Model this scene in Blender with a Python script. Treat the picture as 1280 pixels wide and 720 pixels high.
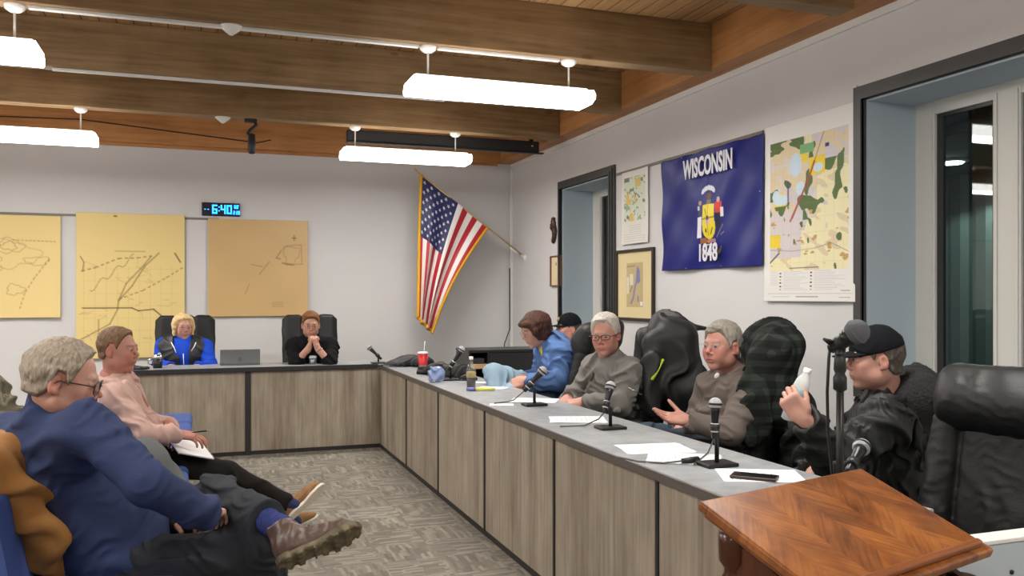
import bpy, bmesh, math, random
import numpy as np
from mathutils import Vector, Matrix
PI = math.pi
random.seed(7)
for o in list(bpy.data.objects): bpy.data.objects.remove(o)
SC = bpy.context.scene
C = SC.collection
# ------------------------------------------------------------------ camera, world, exposure
CAMZ = 1.40; FOC = 1080.0; YAW = math.atan2(389, 1080)
cam_d = bpy.data.cameras.new('camera'); cam = bpy.data.objects.new('camera', cam_d); C.objects.link(cam)
cam_d.sensor_width = 36; cam_d.lens = FOC / 1280 * 36; cam_d.clip_start = .05
cam_d.shift_y = 10 / 1280
cam.location = (0, 0, CAMZ); cam.rotation_euler = (PI / 2, 0, -YAW)
SC.camera = cam
W = bpy.data.worlds.new('night'); SC.world = W; W.use_nodes = True
W.node_tree.nodes['Background'].inputs[0].default_value = (.012, .014, .02, 1)
W.node_tree.nodes['Background'].inputs[1].default_value = 1.0
SC.view_settings.view_transform = 'Standard'; SC.view_settings.look = 'None'
SC.view_settings.gamma = 1; SC.view_settings.use_curve_mapping = False
SC.view_settings.exposure = 0.0
LAMP = 12.0            # strength of the fluorescent diffusers
TUBE_W = 35           # watts thrown down through each lamp's lens
SC.cycles.use_denoising = True
SC.cycles.max_bounces = 6
SC.cycles.sample_clamp_indirect = 6
# ------------------------------------------------------------------ measuring: a pixel of the survey photo to a point in the room
FW = Vector((math.sin(YAW), math.cos(YAW), 0)); RT = Vector((math.cos(YAW), -math.sin(YAW), 0))
def ray(px, py): return FW + RT * ((px - 640) / FOC) + Vector((0, 0, -(py - 370) / FOC))
def P(px, py, d): return Vector((0, 0, CAMZ)) + ray(px, py) * d
def onX(px, py, X): r = ray(px, py); return Vector((0, 0, CAMZ)) + r * (X / r.x)
def onY(px, py, Y): r = ray(px, py); return Vector((0, 0, CAMZ)) + r * (Y / r.y)
def onZ(px, py, Z): r = ray(px, py); return Vector((0, 0, CAMZ)) + r * ((Z - CAMZ) / r.z)
# ------------------------------------------------------------------ materials
def mat(name, col, rough=.6, metal=0, bump=None, var=None, attr=False, emit=None, estr=1, coat=0, spec=.5, alpha=None, trans=0, sheen=0):
    """bump=(scale,strength[,stretch]) var=(scale,amount[,stretch])"""
    m = bpy.data.materials.new(name); m.use_nodes = True
    nt = m.node_tree; b = nt.nodes['Principled BSDF']; L = nt.links
    b.inputs['Base Color'].default_value = (*col, 1); b.inputs['Roughness'].default_value = rough
    b.inputs['Metallic'].default_value = metal; b.inputs['Specular IOR Level'].default_value = spec
    b.inputs['Coat Weight'].default_value = coat; b.inputs['Transmission Weight'].default_value = trans
    if sheen: b.inputs['Sheen Weight'].default_value = sheen
    if emit: b.inputs['Emission Color'].default_value = (*emit, 1); b.inputs['Emission Strength'].default_value = estr
    if alpha is not None: b.inputs['Alpha'].default_value = alpha
    src = None
    if attr:
        a = nt.nodes.new('ShaderNodeAttribute'); a.attribute_name = 'Col'; src = a.outputs['Color']
        L.new(src, b.inputs['Base Color'])
    def coords(st):
        tc = nt.nodes.new('ShaderNodeTexCoord'); mp = nt.nodes.new('ShaderNodeMapping')
        mp.inputs['Scale'].default_value = st; L.new(tc.outputs['Object'], mp.inputs[0]); return mp.outputs[0]
    if var:
        st = var[2] if len(var) > 2 else (1, 1, 1)
        n = nt.nodes.new('ShaderNodeTexNoise'); n.inputs['Scale'].default_value = var[0]; n.inputs['Detail'].default_value = 5
        L.new(coords(st), n.inputs['Vector'])
        mr = nt.nodes.new('ShaderNodeMapRange'); mr.inputs[1].default_value = .3; mr.inputs[2].default_value = .7
        mr.inputs[3].default_value = 1 - var[1]; mr.inputs[4].default_value = 1 + var[1]
        L.new(n.outputs[0], mr.inputs[0])
        mx = nt.nodes.new('ShaderNodeVectorMath'); mx.operation = 'SCALE'
        if src is None: mx.inputs[0].default_value = col
        else: L.new(src, mx.inputs[0])
        L.new(mr.outputs[0], mx.inputs['Scale']); L.new(mx.outputs[0], b.inputs['Base Color'])
    if bump:
        st = bump[2] if len(bump) > 2 else (1, 1, 1)
        n = nt.nodes.new('ShaderNodeTexNoise'); n.inputs['Scale'].default_value = bump[0]; n.inputs['Detail'].default_value = 4
        L.new(coords(st), n.inputs['Vector'])
        bp = nt.nodes.new('ShaderNodeBump'); bp.inputs['Strength'].default_value = bump[1]; bp.inputs['Distance'].default_value = .01
        L.new(n.outputs[0], bp.inputs['Height']); L.new(bp.outputs[0], b.inputs['Normal'])
    return m
def nodes_mat(name, fn, rough=.6, spec=.5, coat=0):
    """fn(nt) returns a colour socket (and optionally a height socket)"""
    m = bpy.data.materials.new(name); m.use_nodes = True; nt = m.node_tree; b = nt.nodes['Principled BSDF']
    b.inputs['Roughness'].default_value = rough; b.inputs['Specular IOR Level'].default_value = spec; b.inputs['Coat Weight'].default_value = coat
    r = fn(nt); c, h = r if isinstance(r, tuple) else (r, None)
    nt.links.new(c, b.inputs['Base Color'])
    if h is not None:
        bp = nt.nodes.new('ShaderNodeBump'); bp.inputs['Strength'].default_value = .4; bp.inputs['Distance'].default_value = .004
        nt.links.new(h, bp.inputs['Height']); nt.links.new(bp.outputs[0], b.inputs['Normal'])
    return m
class N:
    """tiny node-graph shorthand"""
    def __init__(s, nt): s.nt = nt
    def new(s, t): return s.nt.nodes.new(t)
    def put(s, sock, v):
        if hasattr(v, 'links') or isinstance(v, bpy.types.NodeSocket): s.nt.links.new(v, sock)
        else: sock.default_value = v
    def math(s, op, a, b=0, c=0):
        n = s.new('ShaderNodeMath'); n.operation = op; s.put(n.inputs[0], a); s.put(n.inputs[1], b)
        if op in ('MULTIPLY_ADD', 'SMOOTH_MIN'): s.put(n.inputs[2], c)
        return n.outputs[0]
    def xyz(s, obj=True):
        t = s.new('ShaderNodeTexCoord'); x = s.new('ShaderNodeSeparateXYZ'); s.nt.links.new(t.outputs['Object'], x.inputs[0]); return x.outputs
    def vec(s, x, y, z):
        n = s.new('ShaderNodeCombineXYZ'); s.put(n.inputs[0], x); s.put(n.inputs[1], y); s.put(n.inputs[2], z); return n.outputs[0]
    def noise(s, v, scale, detail=4, rough=.55):
        n = s.new('ShaderNodeTexNoise'); s.put(n.inputs['Vector'], v); n.inputs['Scale'].default_value = scale
        n.inputs['Detail'].default_value = detail; n.inputs['Roughness'].default_value = rough; return n.outputs[0]
    def white(s, v):
        n = s.new('ShaderNodeTexWhiteNoise'); n.noise_dimensions = '3D'; s.put(n.inputs['Vector'], v); return n.outputs[0]
    def ramp(s, f, stops):
        n = s.new('ShaderNodeValToRGB'); e = n.color_ramp.elements
        while len(e) < len(stops): e.new(.5)
        for i, (p, c) in enumerate(stops): e[i].position = p; e[i].color = (*c, 1)
        s.put(n.inputs[0], f); return n.outputs[0]
    def mix(s, f, a, b, mode='MIX'):
        n = s.new('ShaderNodeMix'); n.data_type = 'RGBA'; n.blend_type = mode; s.put(n.inputs[0], f)
        s.put(n.inputs[6], a if not isinstance(a, tuple) else (*a, 1)); s.put(n.inputs[7], b if not isinstance(b, tuple) else (*b, 1)); return n.outputs[2]
# ------------------------------------------------------------------ objects
def obj(name, me, m=None, parent=None, loc=None):
    o = bpy.data.objects.new(name, me); C.objects.link(o)
    if m is not None and me is not None and not me.materials: me.materials.append(m)
    if parent is not None: o.parent = parent
    if loc is not None: o.location = loc
    return o
def tag(o, label, cat, group=None):
    o['label'] = label; o['category'] = cat
    if group: o['group'] = group
    return o
def thing(name, label, cat, loc=(0, 0, 0), rz=0, group=None):
    o = bpy.data.objects.new(name, None); C.objects.link(o); o.empty_display_size = .1
    o.location = loc; o.rotation_euler = (0, 0, rz); return tag(o, label, cat, group)
def struct(o): o['kind'] = 'structure'; return o
def copy_tree(o, parent=None):
    c = o.copy(); C.objects.link(c); c.parent = parent
    for ch in o.children: copy_tree(ch, c)
    return c
class MB:
    """mesh collector: boxes, tubes, lathes -> one mesh"""
    def __init__(s): s.v = []; s.f = []; s.sm = []
    def add(s, vs, fs, smooth=False):
        n = len(s.v); s.v += [tuple(v) for v in vs]; s.f += [tuple(i + n for i in f) for f in fs]; s.sm += [smooth] * len(fs); return s
    def box(s, x0, x1, y0, y1, z0, z1, M=None):
        vs = [Vector((x, y, z)) for z in (z0, z1) for y in (y0, y1) for x in (x0, x1)]
        if M is not None: vs = [M @ v for v in vs]
        return s.add(vs, [(0, 2, 3, 1), (4, 5, 7, 6), (0, 1, 5, 4), (2, 6, 7, 3), (0, 4, 6, 2), (1, 3, 7, 5)])
    def rbox(s, x0, x1, y0, y1, z0, z1, r=.004, M=None, seg=2):
        bm = bmesh.new(); bmesh.ops.create_cube(bm, size=1)
        for v in bm.verts: v.co = Vector(((x0 + x1) / 2 + v.co.x * (x1 - x0), (y0 + y1) / 2 + v.co.y * (y1 - y0), (z0 + z1) / 2 + v.co.z * (z1 - z0)))
        bmesh.ops.bevel(bm, geom=list(bm.edges), offset=r, segments=seg, affect='EDGES', profile=.5)
        bm.verts.index_update()
        vs = [(M @ v.co if M is not None else v.co.copy()) for v in bm.verts]; fs = [[v.index for v in f.verts] for f in bm.faces]; bm.free()
        return s.add(vs, fs, False)
    def tube(s, pts, r, n=10, cap=True, closed=False):
        pts = [Vector(p) for p in pts]; rs = r if hasattr(r, '__len__') else [r] * len(pts); vs = []; fs = []; up = None
        m = len(pts)
        for i, p in enumerate(pts):
            a = pts[(i - 1) % m] if (closed or i > 0) else p; b = pts[(i + 1) % m] if (closed or i < m - 1) else p
            t = (b - a).normalized()
            if up is None: up = t.orthogonal().normalized()
            up = (up - t * up.dot(t)); up = up.normalized() if up.length > 1e-6 else t.orthogonal().normalized(); w = t.cross(up)
            for k in range(n): a_ = 2 * PI * k / n; vs.append(p + (up * math.cos(a_) + w * math.sin(a_)) * rs[i])
        for i in range(m if closed else m - 1):
            j = (i + 1) % m
            for k in range(n): fs.append((i * n + k, i * n + (k + 1) % n, j * n + (k + 1) % n, j * n + k))
        s.add(vs, fs, True)
        if cap and not closed: s.f += [tuple(len(s.v) - len(vs) + k for k in range(n))[::-1], tuple(len(s.v) - n + k for k in range(n))]; s.sm += [False, False]
        return s
    def lathe(s, prof, n=20, M=None, smooth=True):
        vs = []; fs = []
        for (r, z) in prof:
            for k in range(n):
                a = 2 * PI * k / n; v = Vector((r * math.cos(a), r * math.sin(a), z)); vs.append(M @ v if M is not None else v)
        for i in range(len(prof) - 1):
            for k in range(n): fs.append((i * n + k, i * n + (k + 1) % n, (i + 1) * n + (k + 1) % n, (i + 1) * n + k))
        fs.append(tuple(range(n))[::-1]); fs.append(tuple((len(prof) - 1) * n + k for k in range(n)))
        return s.add(vs, fs, smooth)
    def prism(s, poly, a, b, axis='y', M=None):
        """poly in the plane normal to axis, extruded from a to b"""
        def mk(u, v, w): return Vector({'x': (w, u, v), 'y': (u, w, v), 'z': (u, v, w)}[axis])
        n = len(poly); vs = [mk(u, v, a) for u, v in poly] + [mk(u, v, b) for u, v in poly]
        if M is not None: vs = [M @ v for v in vs]
        return s.add(vs, [tuple(range(n)), tuple(range(2 * n - 1, n - 1, -1))] + [(i, i + n, (i + 1) % n + n, (i + 1) % n) for i in range(n)])
    def mesh(s, name='m'):
        me = bpy.data.meshes.new(name); me.from_pydata(s.v, [], s.f); me.polygons.foreach_set('use_smooth', s.sm)
        bm = bmesh.new(); bm.from_mesh(me); bmesh.ops.recalc_face_normals(bm, faces=bm.faces); bm.to_mesh(me); bm.free(); me.update(); return me
    def build(s, name, m, parent=None): return obj(name, s.mesh(name), m, parent)
def npmesh(name, V, Q, col=None, smooth=True):
    me = bpy.data.meshes.new(name); V = np.asarray(V, np.float32); Q = np.asarray(Q, np.int32)
    me.vertices.add(len(V)); me.vertices.foreach_set('co', V.ravel()); k = Q.shape[1]
    me.loops.add(Q.size); me.loops.foreach_set('vertex_index', Q.ravel()); me.polygons.add(len(Q))
    me.polygons.foreach_set('loop_start', np.arange(0, Q.size, k, dtype=np.int32))
    me.polygons.foreach_set('use_smooth', np.full(len(Q), smooth)); me.update(calc_edges=True)
    if col is not None:
        a = me.color_attributes.new('Col', 'FLOAT_COLOR', 'POINT'); c = np.ones((len(V), 4), np.float32); c[:, :3] = col
        a.data.foreach_set('color', c.ravel())
    me.validate(); return me
def srgb(*c):
    if len(c) == 1: c = c[0]
    return tuple(((x / 255) / 12.92 if x / 255 <= .04045 else ((x / 255 + .055) / 1.055) ** 2.4) for x in c)
def sheet(name, fn, nu, nv, img=None, m=None, parent=None, thick=0):
    """painted cloth or paper: fn(u,v) arrays -> (x,y,z); img (nv,nu,3) linear colours. v=0 top"""
    u, v = np.meshgrid(np.linspace(0, 1, nu), np.linspace(0, 1, nv)); x, y, z = fn(u, v)
    V = np.stack([x.ravel(), y.ravel(), z.ravel()], 1); i = np.arange(nu * nv).reshape(nv, nu)
    Q = np.stack([i[:-1, :-1], i[:-1, 1:], i[1:, 1:], i[1:, :-1]], -1).reshape(-1, 4)
    o = obj(name, npmesh(name, V, Q, None if img is None else img.reshape(-1, 3)), m, parent)
    if thick:
        s = o.modifiers.new('solid', 'SOLIDIFY'); s.thickness = thick; s.offset = 0
    return o
def text(body, size, M, m, name, parent=None, ext=.001, offset=0, sx=1, align='CENTER'):
    cu = bpy.data.curves.new(name, 'FONT'); cu.body = body; cu.size = size; cu.extrude = ext; cu.offset = offset; cu.align_x = align; cu.align_y = 'CENTER'
    cu.resolution_u = 3
    t = bpy.data.objects.new('tmp', cu); C.objects.link(t); bpy.context.view_layer.update()
    dg = bpy.context.evaluated_depsgraph_get(); me = bpy.data.meshes.new_from_object(t.evaluated_get(dg)); bpy.data.objects.remove(t)
    me.transform(M @ Matrix.Diagonal((sx, 1, 1, 1))); me.materials.clear(); return obj(name, me, m, parent)
# ------------------------------------------------------------------ implicit surfaces (bodies, clothes, upholstery)
def _v(p): return np.array(p, np.float32)
class Field:
    def __init__(s, vox=.005): s.vox = vox; s.pr = []
    def _add(s, fn, lo, hi, k, op): s.pr.append((fn, np.array(lo, float), np.array(hi, float), k, op)); return s
    def cap(s, a, b, ra, rb=None, k=.02, op='u', flat=None, fn_=None, ea=False, eb=False):
        """tapered capsule; flat=(dir,scale) squeezes it along dir; ea/eb = cut flat at that end"""
        a = _v(a); b = _v(b); rb = ra if rb is None else rb; ab = b - a; L2 = max(float(ab @ ab), 1e-9); L = math.sqrt(L2)
        if flat: fd = np.array(flat[0], float); fd /= np.linalg.norm(fd); fs = flat[1]
        def f(X, Y, Z):
            x, y, z = X - a[0], Y - a[1], Z - a[2]
            t = (x * ab[0] + y * ab[1] + z * ab[2]) / L2; h = np.clip(t, 0, 1)
            x, y, z = x - h * ab[0], y - h * ab[1], z - h * ab[2]
            q = x * x + y * y + z * z
            if flat: w = x * fd[0] + y * fd[1] + z * fd[2]; q = q + w * w * (1 / fs ** 2 - 1)
            d = np.sqrt(q) - (ra + (rb - ra) * h)
            if flat: d = d * max(.5, min(1, fs))
            if ea: d = np.maximum(d, -t * L)
            if eb: d = np.maximum(d, (t - 1) * L)
            return d
        r = max(ra, rb) * (max(1, fs) if flat else 1); return s._add(f, np.minimum(a, b) - r, np.maximum(a, b) + r, k, op)
    def ell(s, c, r, R=None, k=.02, op='u'):
        c = _v(c); R_ = np.eye(3) if R is None else np.array(R, float); r = np.array(r, float)
        def f(X, Y, Z):
            x, y, z = X - c[0], Y - c[1], Z - c[2]
            l = [(x * R_[0, i] + y * R_[1, i] + z * R_[2, i]) for i in range(3)]
            k0 = np.sqrt(sum((l[i] / r[i]) ** 2 for i in range(3))) + 1e-6; k1 = np.sqrt(sum((l[i] / r[i] ** 2) ** 2 for i in range(3))) + 1e-6
            return k0 * (k0 - 1) / k1
        e = np.sqrt(((R_ * r) ** 2).sum(1)); return s._add(f, c - e, c + e, k, op)
    def box(s, c, h, R=None, rad=.01, k=.01, op='u'):
        c = _v(c); R_ = np.eye(3) if R is None else np.array(R, float); h = np.array(h, float); rad = min(rad, min(h) * .98)
        def f(X, Y, Z):
            x, y, z = X - c[0], Y - c[1], Z - c[2]
            q = [np.abs(x * R_[0, i] + y * R_[1, i] + z * R_[2, i]) - (h[i] - rad) for i in range(3)]
            return np.sqrt(sum(np.maximum(t, 0) ** 2 for t in q)) + np.minimum(np.maximum(np.maximum(q[0], q[1]), q[2]), 0) - rad
        e = (np.abs(R_) * h).sum(1); return s._add(f, c - e, c + e, k, op)
    def torus(s, c, n, R, r, k=.01, op='u', sx=None):
        """ring round axis n; sx=(dir,scale) makes it oval"""
        c = _v(c); n = np.array(n, float); n /= np.linalg.norm(n)
        def f(X, Y, Z):
            x, y, z = X - c[0], Y - c[1], Z - c[2]; h = x * n[0] + y * n[1] + z * n[2]
            q = x * x + y * y + z * z - h * h
            if sx: w = x * sx[0][0] + y * sx[0][1] + z * sx[0][2]; q = q + w * w * (1 / sx[1] ** 2 - 1)
            return np.sqrt((np.sqrt(np.maximum(q, 0)) - R) ** 2 + h * h) - r
        e = (R * (max(1, sx[1]) if sx else 1) + r); return s._add(f, c - e, c + e, k, op)
    def cut(s, p, n, lo, hi, k=.004):
        """remove the side of the plane n points to, inside the given box"""
        p = _v(p); n = np.array(n, float); n /= np.linalg.norm(n)
        def f(X, Y, Z): return -((X - p[0]) * n[0] + (Y - p[1]) * n[1] + (Z - p[2]) * n[2])
        return s._add(f, lo, hi, k, 's')
    def mesh(s, name, disp=None, colfn=None, band=.03):
        v = s.vox; U = [p for p in s.pr if p[4] == 'u']; pad = 3 * v + (.02 if disp else .004)
        lo = np.min([p[1] for p in U], 0) - pad; hi = np.max([p[2] for p in U], 0) + pad
        n = np.ceil((hi - lo) / v).astype(int) + 1
        ax = [(lo[i] + v * np.arange(n[i])).astype(np.float32) for i in range(3)]
        D = np.full(n, .08, np.float32)
        for fn, l, h, k, op in s.pr:
            m = (k + 2 * v + (.03 if disp else 0)) if op == 'u' else k
            i0 = np.maximum(np.floor((l - m - lo) / v).astype(int), 0); i1 = np.minimum(np.ceil((h + m - lo) / v).astype(int) + 1, n)
            if (i1 <= i0).any(): continue
            sl = tuple(slice(i0[i], i1[i]) for i in range(3))
            d = fn(ax[0][sl[0]][:, None, None], ax[1][sl[1]][None, :, None], ax[2][sl[2]][None, None, :]).astype(np.float32)
            o = D[sl]
            if op == 'u': hh = np.maximum(k - np.abs(o - d), 0) / k; D[sl] = np.minimum(o, d) - hh * hh * k * .25
            elif op == 's': d = -d; hh = np.maximum(k - np.abs(o - d), 0) / k; D[sl] = np.maximum(o, d) + hh * hh * k * .25
            elif op == 'i': D[sl] = np.maximum(o, d)
        if disp is not None:
            idx = np.nonzero(np.abs(D) < band); Pn = np.stack([ax[i][idx[i]] for i in range(3)], 1); D[idx] += disp(Pn).astype(np.float32)
        D[0] = D[-1] = .05; D[:, 0] = D[:, -1] = .05; D[:, :, 0] = D[:, :, -1] = .05
        V, Q = snets(D); V = V * v + lo
        return npmesh(name, V, Q, None if colfn is None else colfn(V))
def snets(d):
    s = d < 0; a, b, c = d.shape; cnt = np.zeros((a - 1, b - 1, c - 1), np.uint8); cs = [(i, j, k) for i in (0, 1) for j in (0, 1) for k in (0, 1)]
    for i, j, k in cs: cnt += s[i:a - 1 + i, j:b - 1 + j, k:c - 1 + k]
    act = (cnt > 0) & (cnt < 8); idx = np.argwhere(act); ids = np.full(act.shape, -1, np.int32); ids[act] = np.arange(len(idx))
    val = {o: d[idx[:, 0] + o[0], idx[:, 1] + o[1], idx[:, 2] + o[2]] for o in cs}
    acc = np.zeros((len(idx), 3)); num = np.zeros(len(idx))
    for o in cs:
        for x in range(3):
            if o[x]: continue
            o2 = list(o); o2[x] = 1; o2 = tuple(o2); p, q = val[o], val[o2]; m = (p < 0) != (q < 0)
            t = np.where(m, p / np.where(m, p - q, 1), 0); e = np.tile(np.array(o, float), (len(idx), 1)); e[:, x] += t
            acc[m] += e[m]; num[m] += 1
    V = idx + acc / num[:, None]; Qs = []
    for x in range(3):
        sl0 = [slice(1, -1)] * 3; sl1 = [slice(1, -1)] * 3; sl0[x] = slice(0, -1); sl1[x] = slice(1, None)
        p, q = s[tuple(sl0)], s[tuple(sl1)]
        for inside_first in (True, False):
            e = np.argwhere(p & ~q if inside_first else ~p & q)
            if not len(e): continue
            off = np.ones(3, int); off[x] = 0; e = e + off; y, z = (x + 1) % 3, (x + 2) % 3
            def cell(dy, dz): g = e.copy(); g[:, y] += dy; g[:, z] += dz; return ids[g[:, 0], g[:, 1], g[:, 2]]
            q4 = np.stack([cell(-1, -1), cell(0, -1), cell(0, 0), cell(-1, 0)], 1)
            Qs.append(q4 if inside_first else q4[:, ::-1])
    return V, np.concatenate(Qs)
def creases(amp, wl, seed=0, axis=None, sharp=1.6, cross=3.5):
    """long warped folds; axis = direction across the folds, wl = spacing"""
    rg = np.random.RandomState(seed); A = rg.randn(3, 3); A, _ = np.linalg.qr(A)
    if axis is not None:
        a0 = np.array(axis, float); a0 /= np.linalg.norm(a0); A[:, 0] = a0; b0 = A[:, 1] - a0 * (a0 @ A[:, 1]); b0 /= np.linalg.norm(b0); A[:, 1] = b0; A[:, 2] = np.cross(a0, b0)
    w = 2 * PI / wl; ph = rg.rand(8) * 6.28
    def f(p):
        q = p @ A * w; a, b, c = q[:, 0], q[:, 1] / cross, q[:, 2] / cross
        v = a * .5 + 1.3 * np.sin(b + ph[0] + .7 * np.sin(c + ph[1])) + .9 * np.sin(c * 1.3 + ph[2] + np.sin(a * .31 + ph[4]))
        r = (.5 + .5 * np.cos(2 * v)) ** 1.7; msk = .5 + .5 * np.sin(b * .9 + 1.2 * np.sin(a * .2 + ph[5]) + ph[6]); 
        return -amp * (r * msk * 1.6 - .25)
    return f
def dsum(*fs): return lambda p: sum(f(p) for f in fs)
def fsmooth(a, b, x): t = np.clip((x - a) / (b - a), 0, 1); return t * t * (3 - 2 * t)
def vnoise(p, scale, seed=0):
    rg = np.random.RandomState(seed); o = 0
    for i in range(6): kx = rg.randn(3); kx = kx / np.linalg.norm(kx) * scale * (1 + .35 * i); o = o + np.sin(p @ kx + rg.rand() * 6.28)
    return o / 3.5
# ================================================================== the room
XW, YB, XL, YF = 3.70, 10.28, -5.2, -2.6       # right wall, back wall, left wall, wall behind the camera
ZT, ZC = 3.06, 3.38
M_wall = mat('wall_paint', srgb(212, 211, 211), .75, bump=(60, .05), var=(1.2, .02))
M_reveal = mat('reveal_paint', srgb(176, 190, 200), .7)
M_trimdark = mat('dark_grey_trim', srgb(64, 63, 62), .5, var=(6, .08))
M_white = mat('white_paint', srgb(225, 224, 220), .45)
M_sash = mat('sash_paint', srgb(205, 203, 196), .5)
M_black = mat('black_plastic', (.012, .012, .013), .45, bump=(300, .1))
M_blackmetal = mat('black_metal', (.015, .015, .016), .35, metal=.3)
M_chrome = mat('chrome', (.6, .6, .62), .22, metal=1)
M_grille = mat('mic_grille', (.5, .5, .52), .4, metal=.4, bump=(900, .6))
def f_carpet(nt):
    n = N(nt); x, y, z = n.xyz()
    tx = n.math('FLOOR', n.math('DIVIDE', x, .30)); ty = n.math('FLOOR', n.math('DIVIDE', y, .30))
    par = n.math('GREATER_THAN', n.math('ADD', n.math('MODULO', n.math('ABSOLUTE', n.math('ADD', tx, ty)), 2), n.math('MULTIPLY', n.noise(n.vec(x, y, 0), 2.2, 2), .6)), .82)
    wob = n.math('MULTIPLY', n.math('SUBTRACT', n.noise(n.vec(x, y, 0), 9, 2), .5), .03)
    def dash(a, b, seed):
        row = n.math('FLOOR', n.math('DIVIDE', n.math('ADD', a, wob), .019)); sh = n.white(n.vec(row, seed, 0))
        seg = n.math('FLOOR', n.math('DIVIDE', n.math('ADD', b, n.math('MULTIPLY', sh, .5)), .11)); return n.white(n.vec(row, seg, seed))
    v = n.mix(par, n.vec(dash(x, y, 3.), 0, 0), n.vec(dash(y, x, 8.), 0, 0))
    sp = nt.nodes.new('ShaderNodeSeparateXYZ'); nt.links.new(v, sp.inputs[0])
    big = n.noise(n.vec(x, y, 0), 1.6, 3); fine = n.noise(n.vec(x, y, z), 260, 2)
    f = n.math('ADD', n.math('MULTIPLY', sp.outputs[0], .55), n.math('ADD', n.math('MULTIPLY', big, .35), n.math('MULTIPLY', n.math('SUBTRACT', fine, .5), .5)))
    c = n.ramp(f, [(.1, srgb(104, 100, 93)), (.42, srgb(124, 119, 110)), (.62, srgb(138, 133, 122)), (.85, srgb(158, 152, 139))])
    return c, n.math('ADD', f, fine)
M_carpet = nodes_mat('carpet', f_carpet, .95, .1)
def wood(name, stops, ax='x', fine=14., board=None, seed=0., rough=.55, knots=True, coat=0):
    def f(nt):
        n = N(nt); x, y, z = n.xyz(); o = {'x': (x, y, z), 'y': (y, x, z), 'z': (z, x, y)}[ax]
        g = n.noise(n.vec(n.math('MULTIPLY', o[0], .9), n.math('MULTIPLY', o[1], fine), n.math('MULTIPLY', o[2], fine)), 1.6, 6, .62)
        b = n.noise(n.vec(n.math('ADD', o[0], seed), o[1], o[2]), 2.2, 3); fac = n.math('ADD', n.math('MULTIPLY', g, .62), n.math('MULTIPLY', b, .38))
        if board:
            w = n.white(n.vec(n.math('FLOOR', n.math('DIVIDE', o[1], board)), seed, 0)); fac = n.math('ADD', fac, n.math('MULTIPLY', n.math('SUBTRACT', w, .5), .16))
        c = n.ramp(fac, stops)
        if knots:
            v = nt.nodes.new('ShaderNodeTexVoronoi'); v.inputs['Scale'].default_value = 1.; v.inputs['Randomness'].default_value = 1
            nt.links.new(n.vec(n.math('MULTIPLY', o[0], 1.7), n.math('MULTIPLY', o[1], 4.2), n.math('MULTIPLY', o[2], 4.2)), v.inputs['Vector'])
            k = n.math('MULTIPLY', n.math('LESS_THAN', v.outputs['Distance'], .075), .55); c = n.mix(k, c, stops[0][1])
        if board:
            fr = n.math('MODULO', n.math('ADD', o[1], 50 * board), board); c = n.mix(n.math('LESS_THAN', fr, .007), c, (.02, .012, .008))
        return c, g
    return nodes_mat(name, f, rough, .35, coat)
M_beam = wood('beam_pine', [(.3, srgb(100, 78, 52)), (.5, srgb(142, 114, 80)), (.7, srgb(168, 140, 104))], 'x')
M_ledger = wood('ledger_pine', [(.3, srgb(146, 96, 54)), (.5, srgb(176, 122, 72)), (.7, srgb(196, 144, 92))], 'y')
M_ledgerx = wood('ledger_pine_back', [(.3, srgb(156, 102, 56)), (.5, srgb(186, 130, 78)), (.7, srgb(202, 150, 96))], 'x')
M_plank = wood('ceiling_plank', [(.3, srgb(138, 100, 62)), (.5, srgb(166, 128, 86)), (.7, srgb(188, 152, 108))], 'y', board=.115)
M_strip = mat('beam_strip', srgb(214, 196, 168), .5, var=(4, .08, (1, 8, 8)))

floor = struct(MB().box(XL, XW + .42, YF, YB, -.1, 0).build('floor', M_carpet))
wb = struct(MB().box(XL - .1, XW + .42, YB, YB + .12, 0, ZC).build('wall_back', M_wall))
wl = struct(MB().box(XL - .12, XL, YF, YB, 0, ZC).build('wall_left', M_wall))
wf = struct(MB().box(XL - .12, XW + .42, YF - .12, YF, 0, ZC).build('wall_front', M_wall))
ceil = struct(MB().box(XL, XW + .42, YF, YB, ZC, ZC + .05).build('ceiling', M_plank))
w1 = (onX(1083, 120, XW).y, 1.95); w2 = (onX(703, 236, XW).y, onX(765, 219, XW).y); WZ0, WZ1 = .86, 2.56
y1b, y1a = w1; y2b, y2a = w2
m = MB()
for a, b in ((YF, y1a), (y1b, y2a), (y2b, YB)): m.box(XW, XW + .42, a, b, 0, ZC)
for a, b in ((y1a, y1b), (y2a, y2b)): m.box(XW, XW + .42, a, b, 0, WZ0); m.box(XW, XW + .42, a, b, WZ1, ZC)
wr = struct(m.build('wall_right', M_wall))
struct(MB().box(XW - .02, XW, YF, YB, ZT - .045, ZT).build('trim_1', M_white))
struct(MB().box(XL, XW - .2, YB - .03, YB, ZT - .03, ZT).build('trim_2', M_ledgerx))
struct(MB().box(XL, XW, YB - .015, YB, 0, .1).build('baseboard_back', M_trimdark))
struct(MB().box(XW - .015, XW, YF, YB - .015, 0, .1).build('baseboard_right', M_trimdark))
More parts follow.
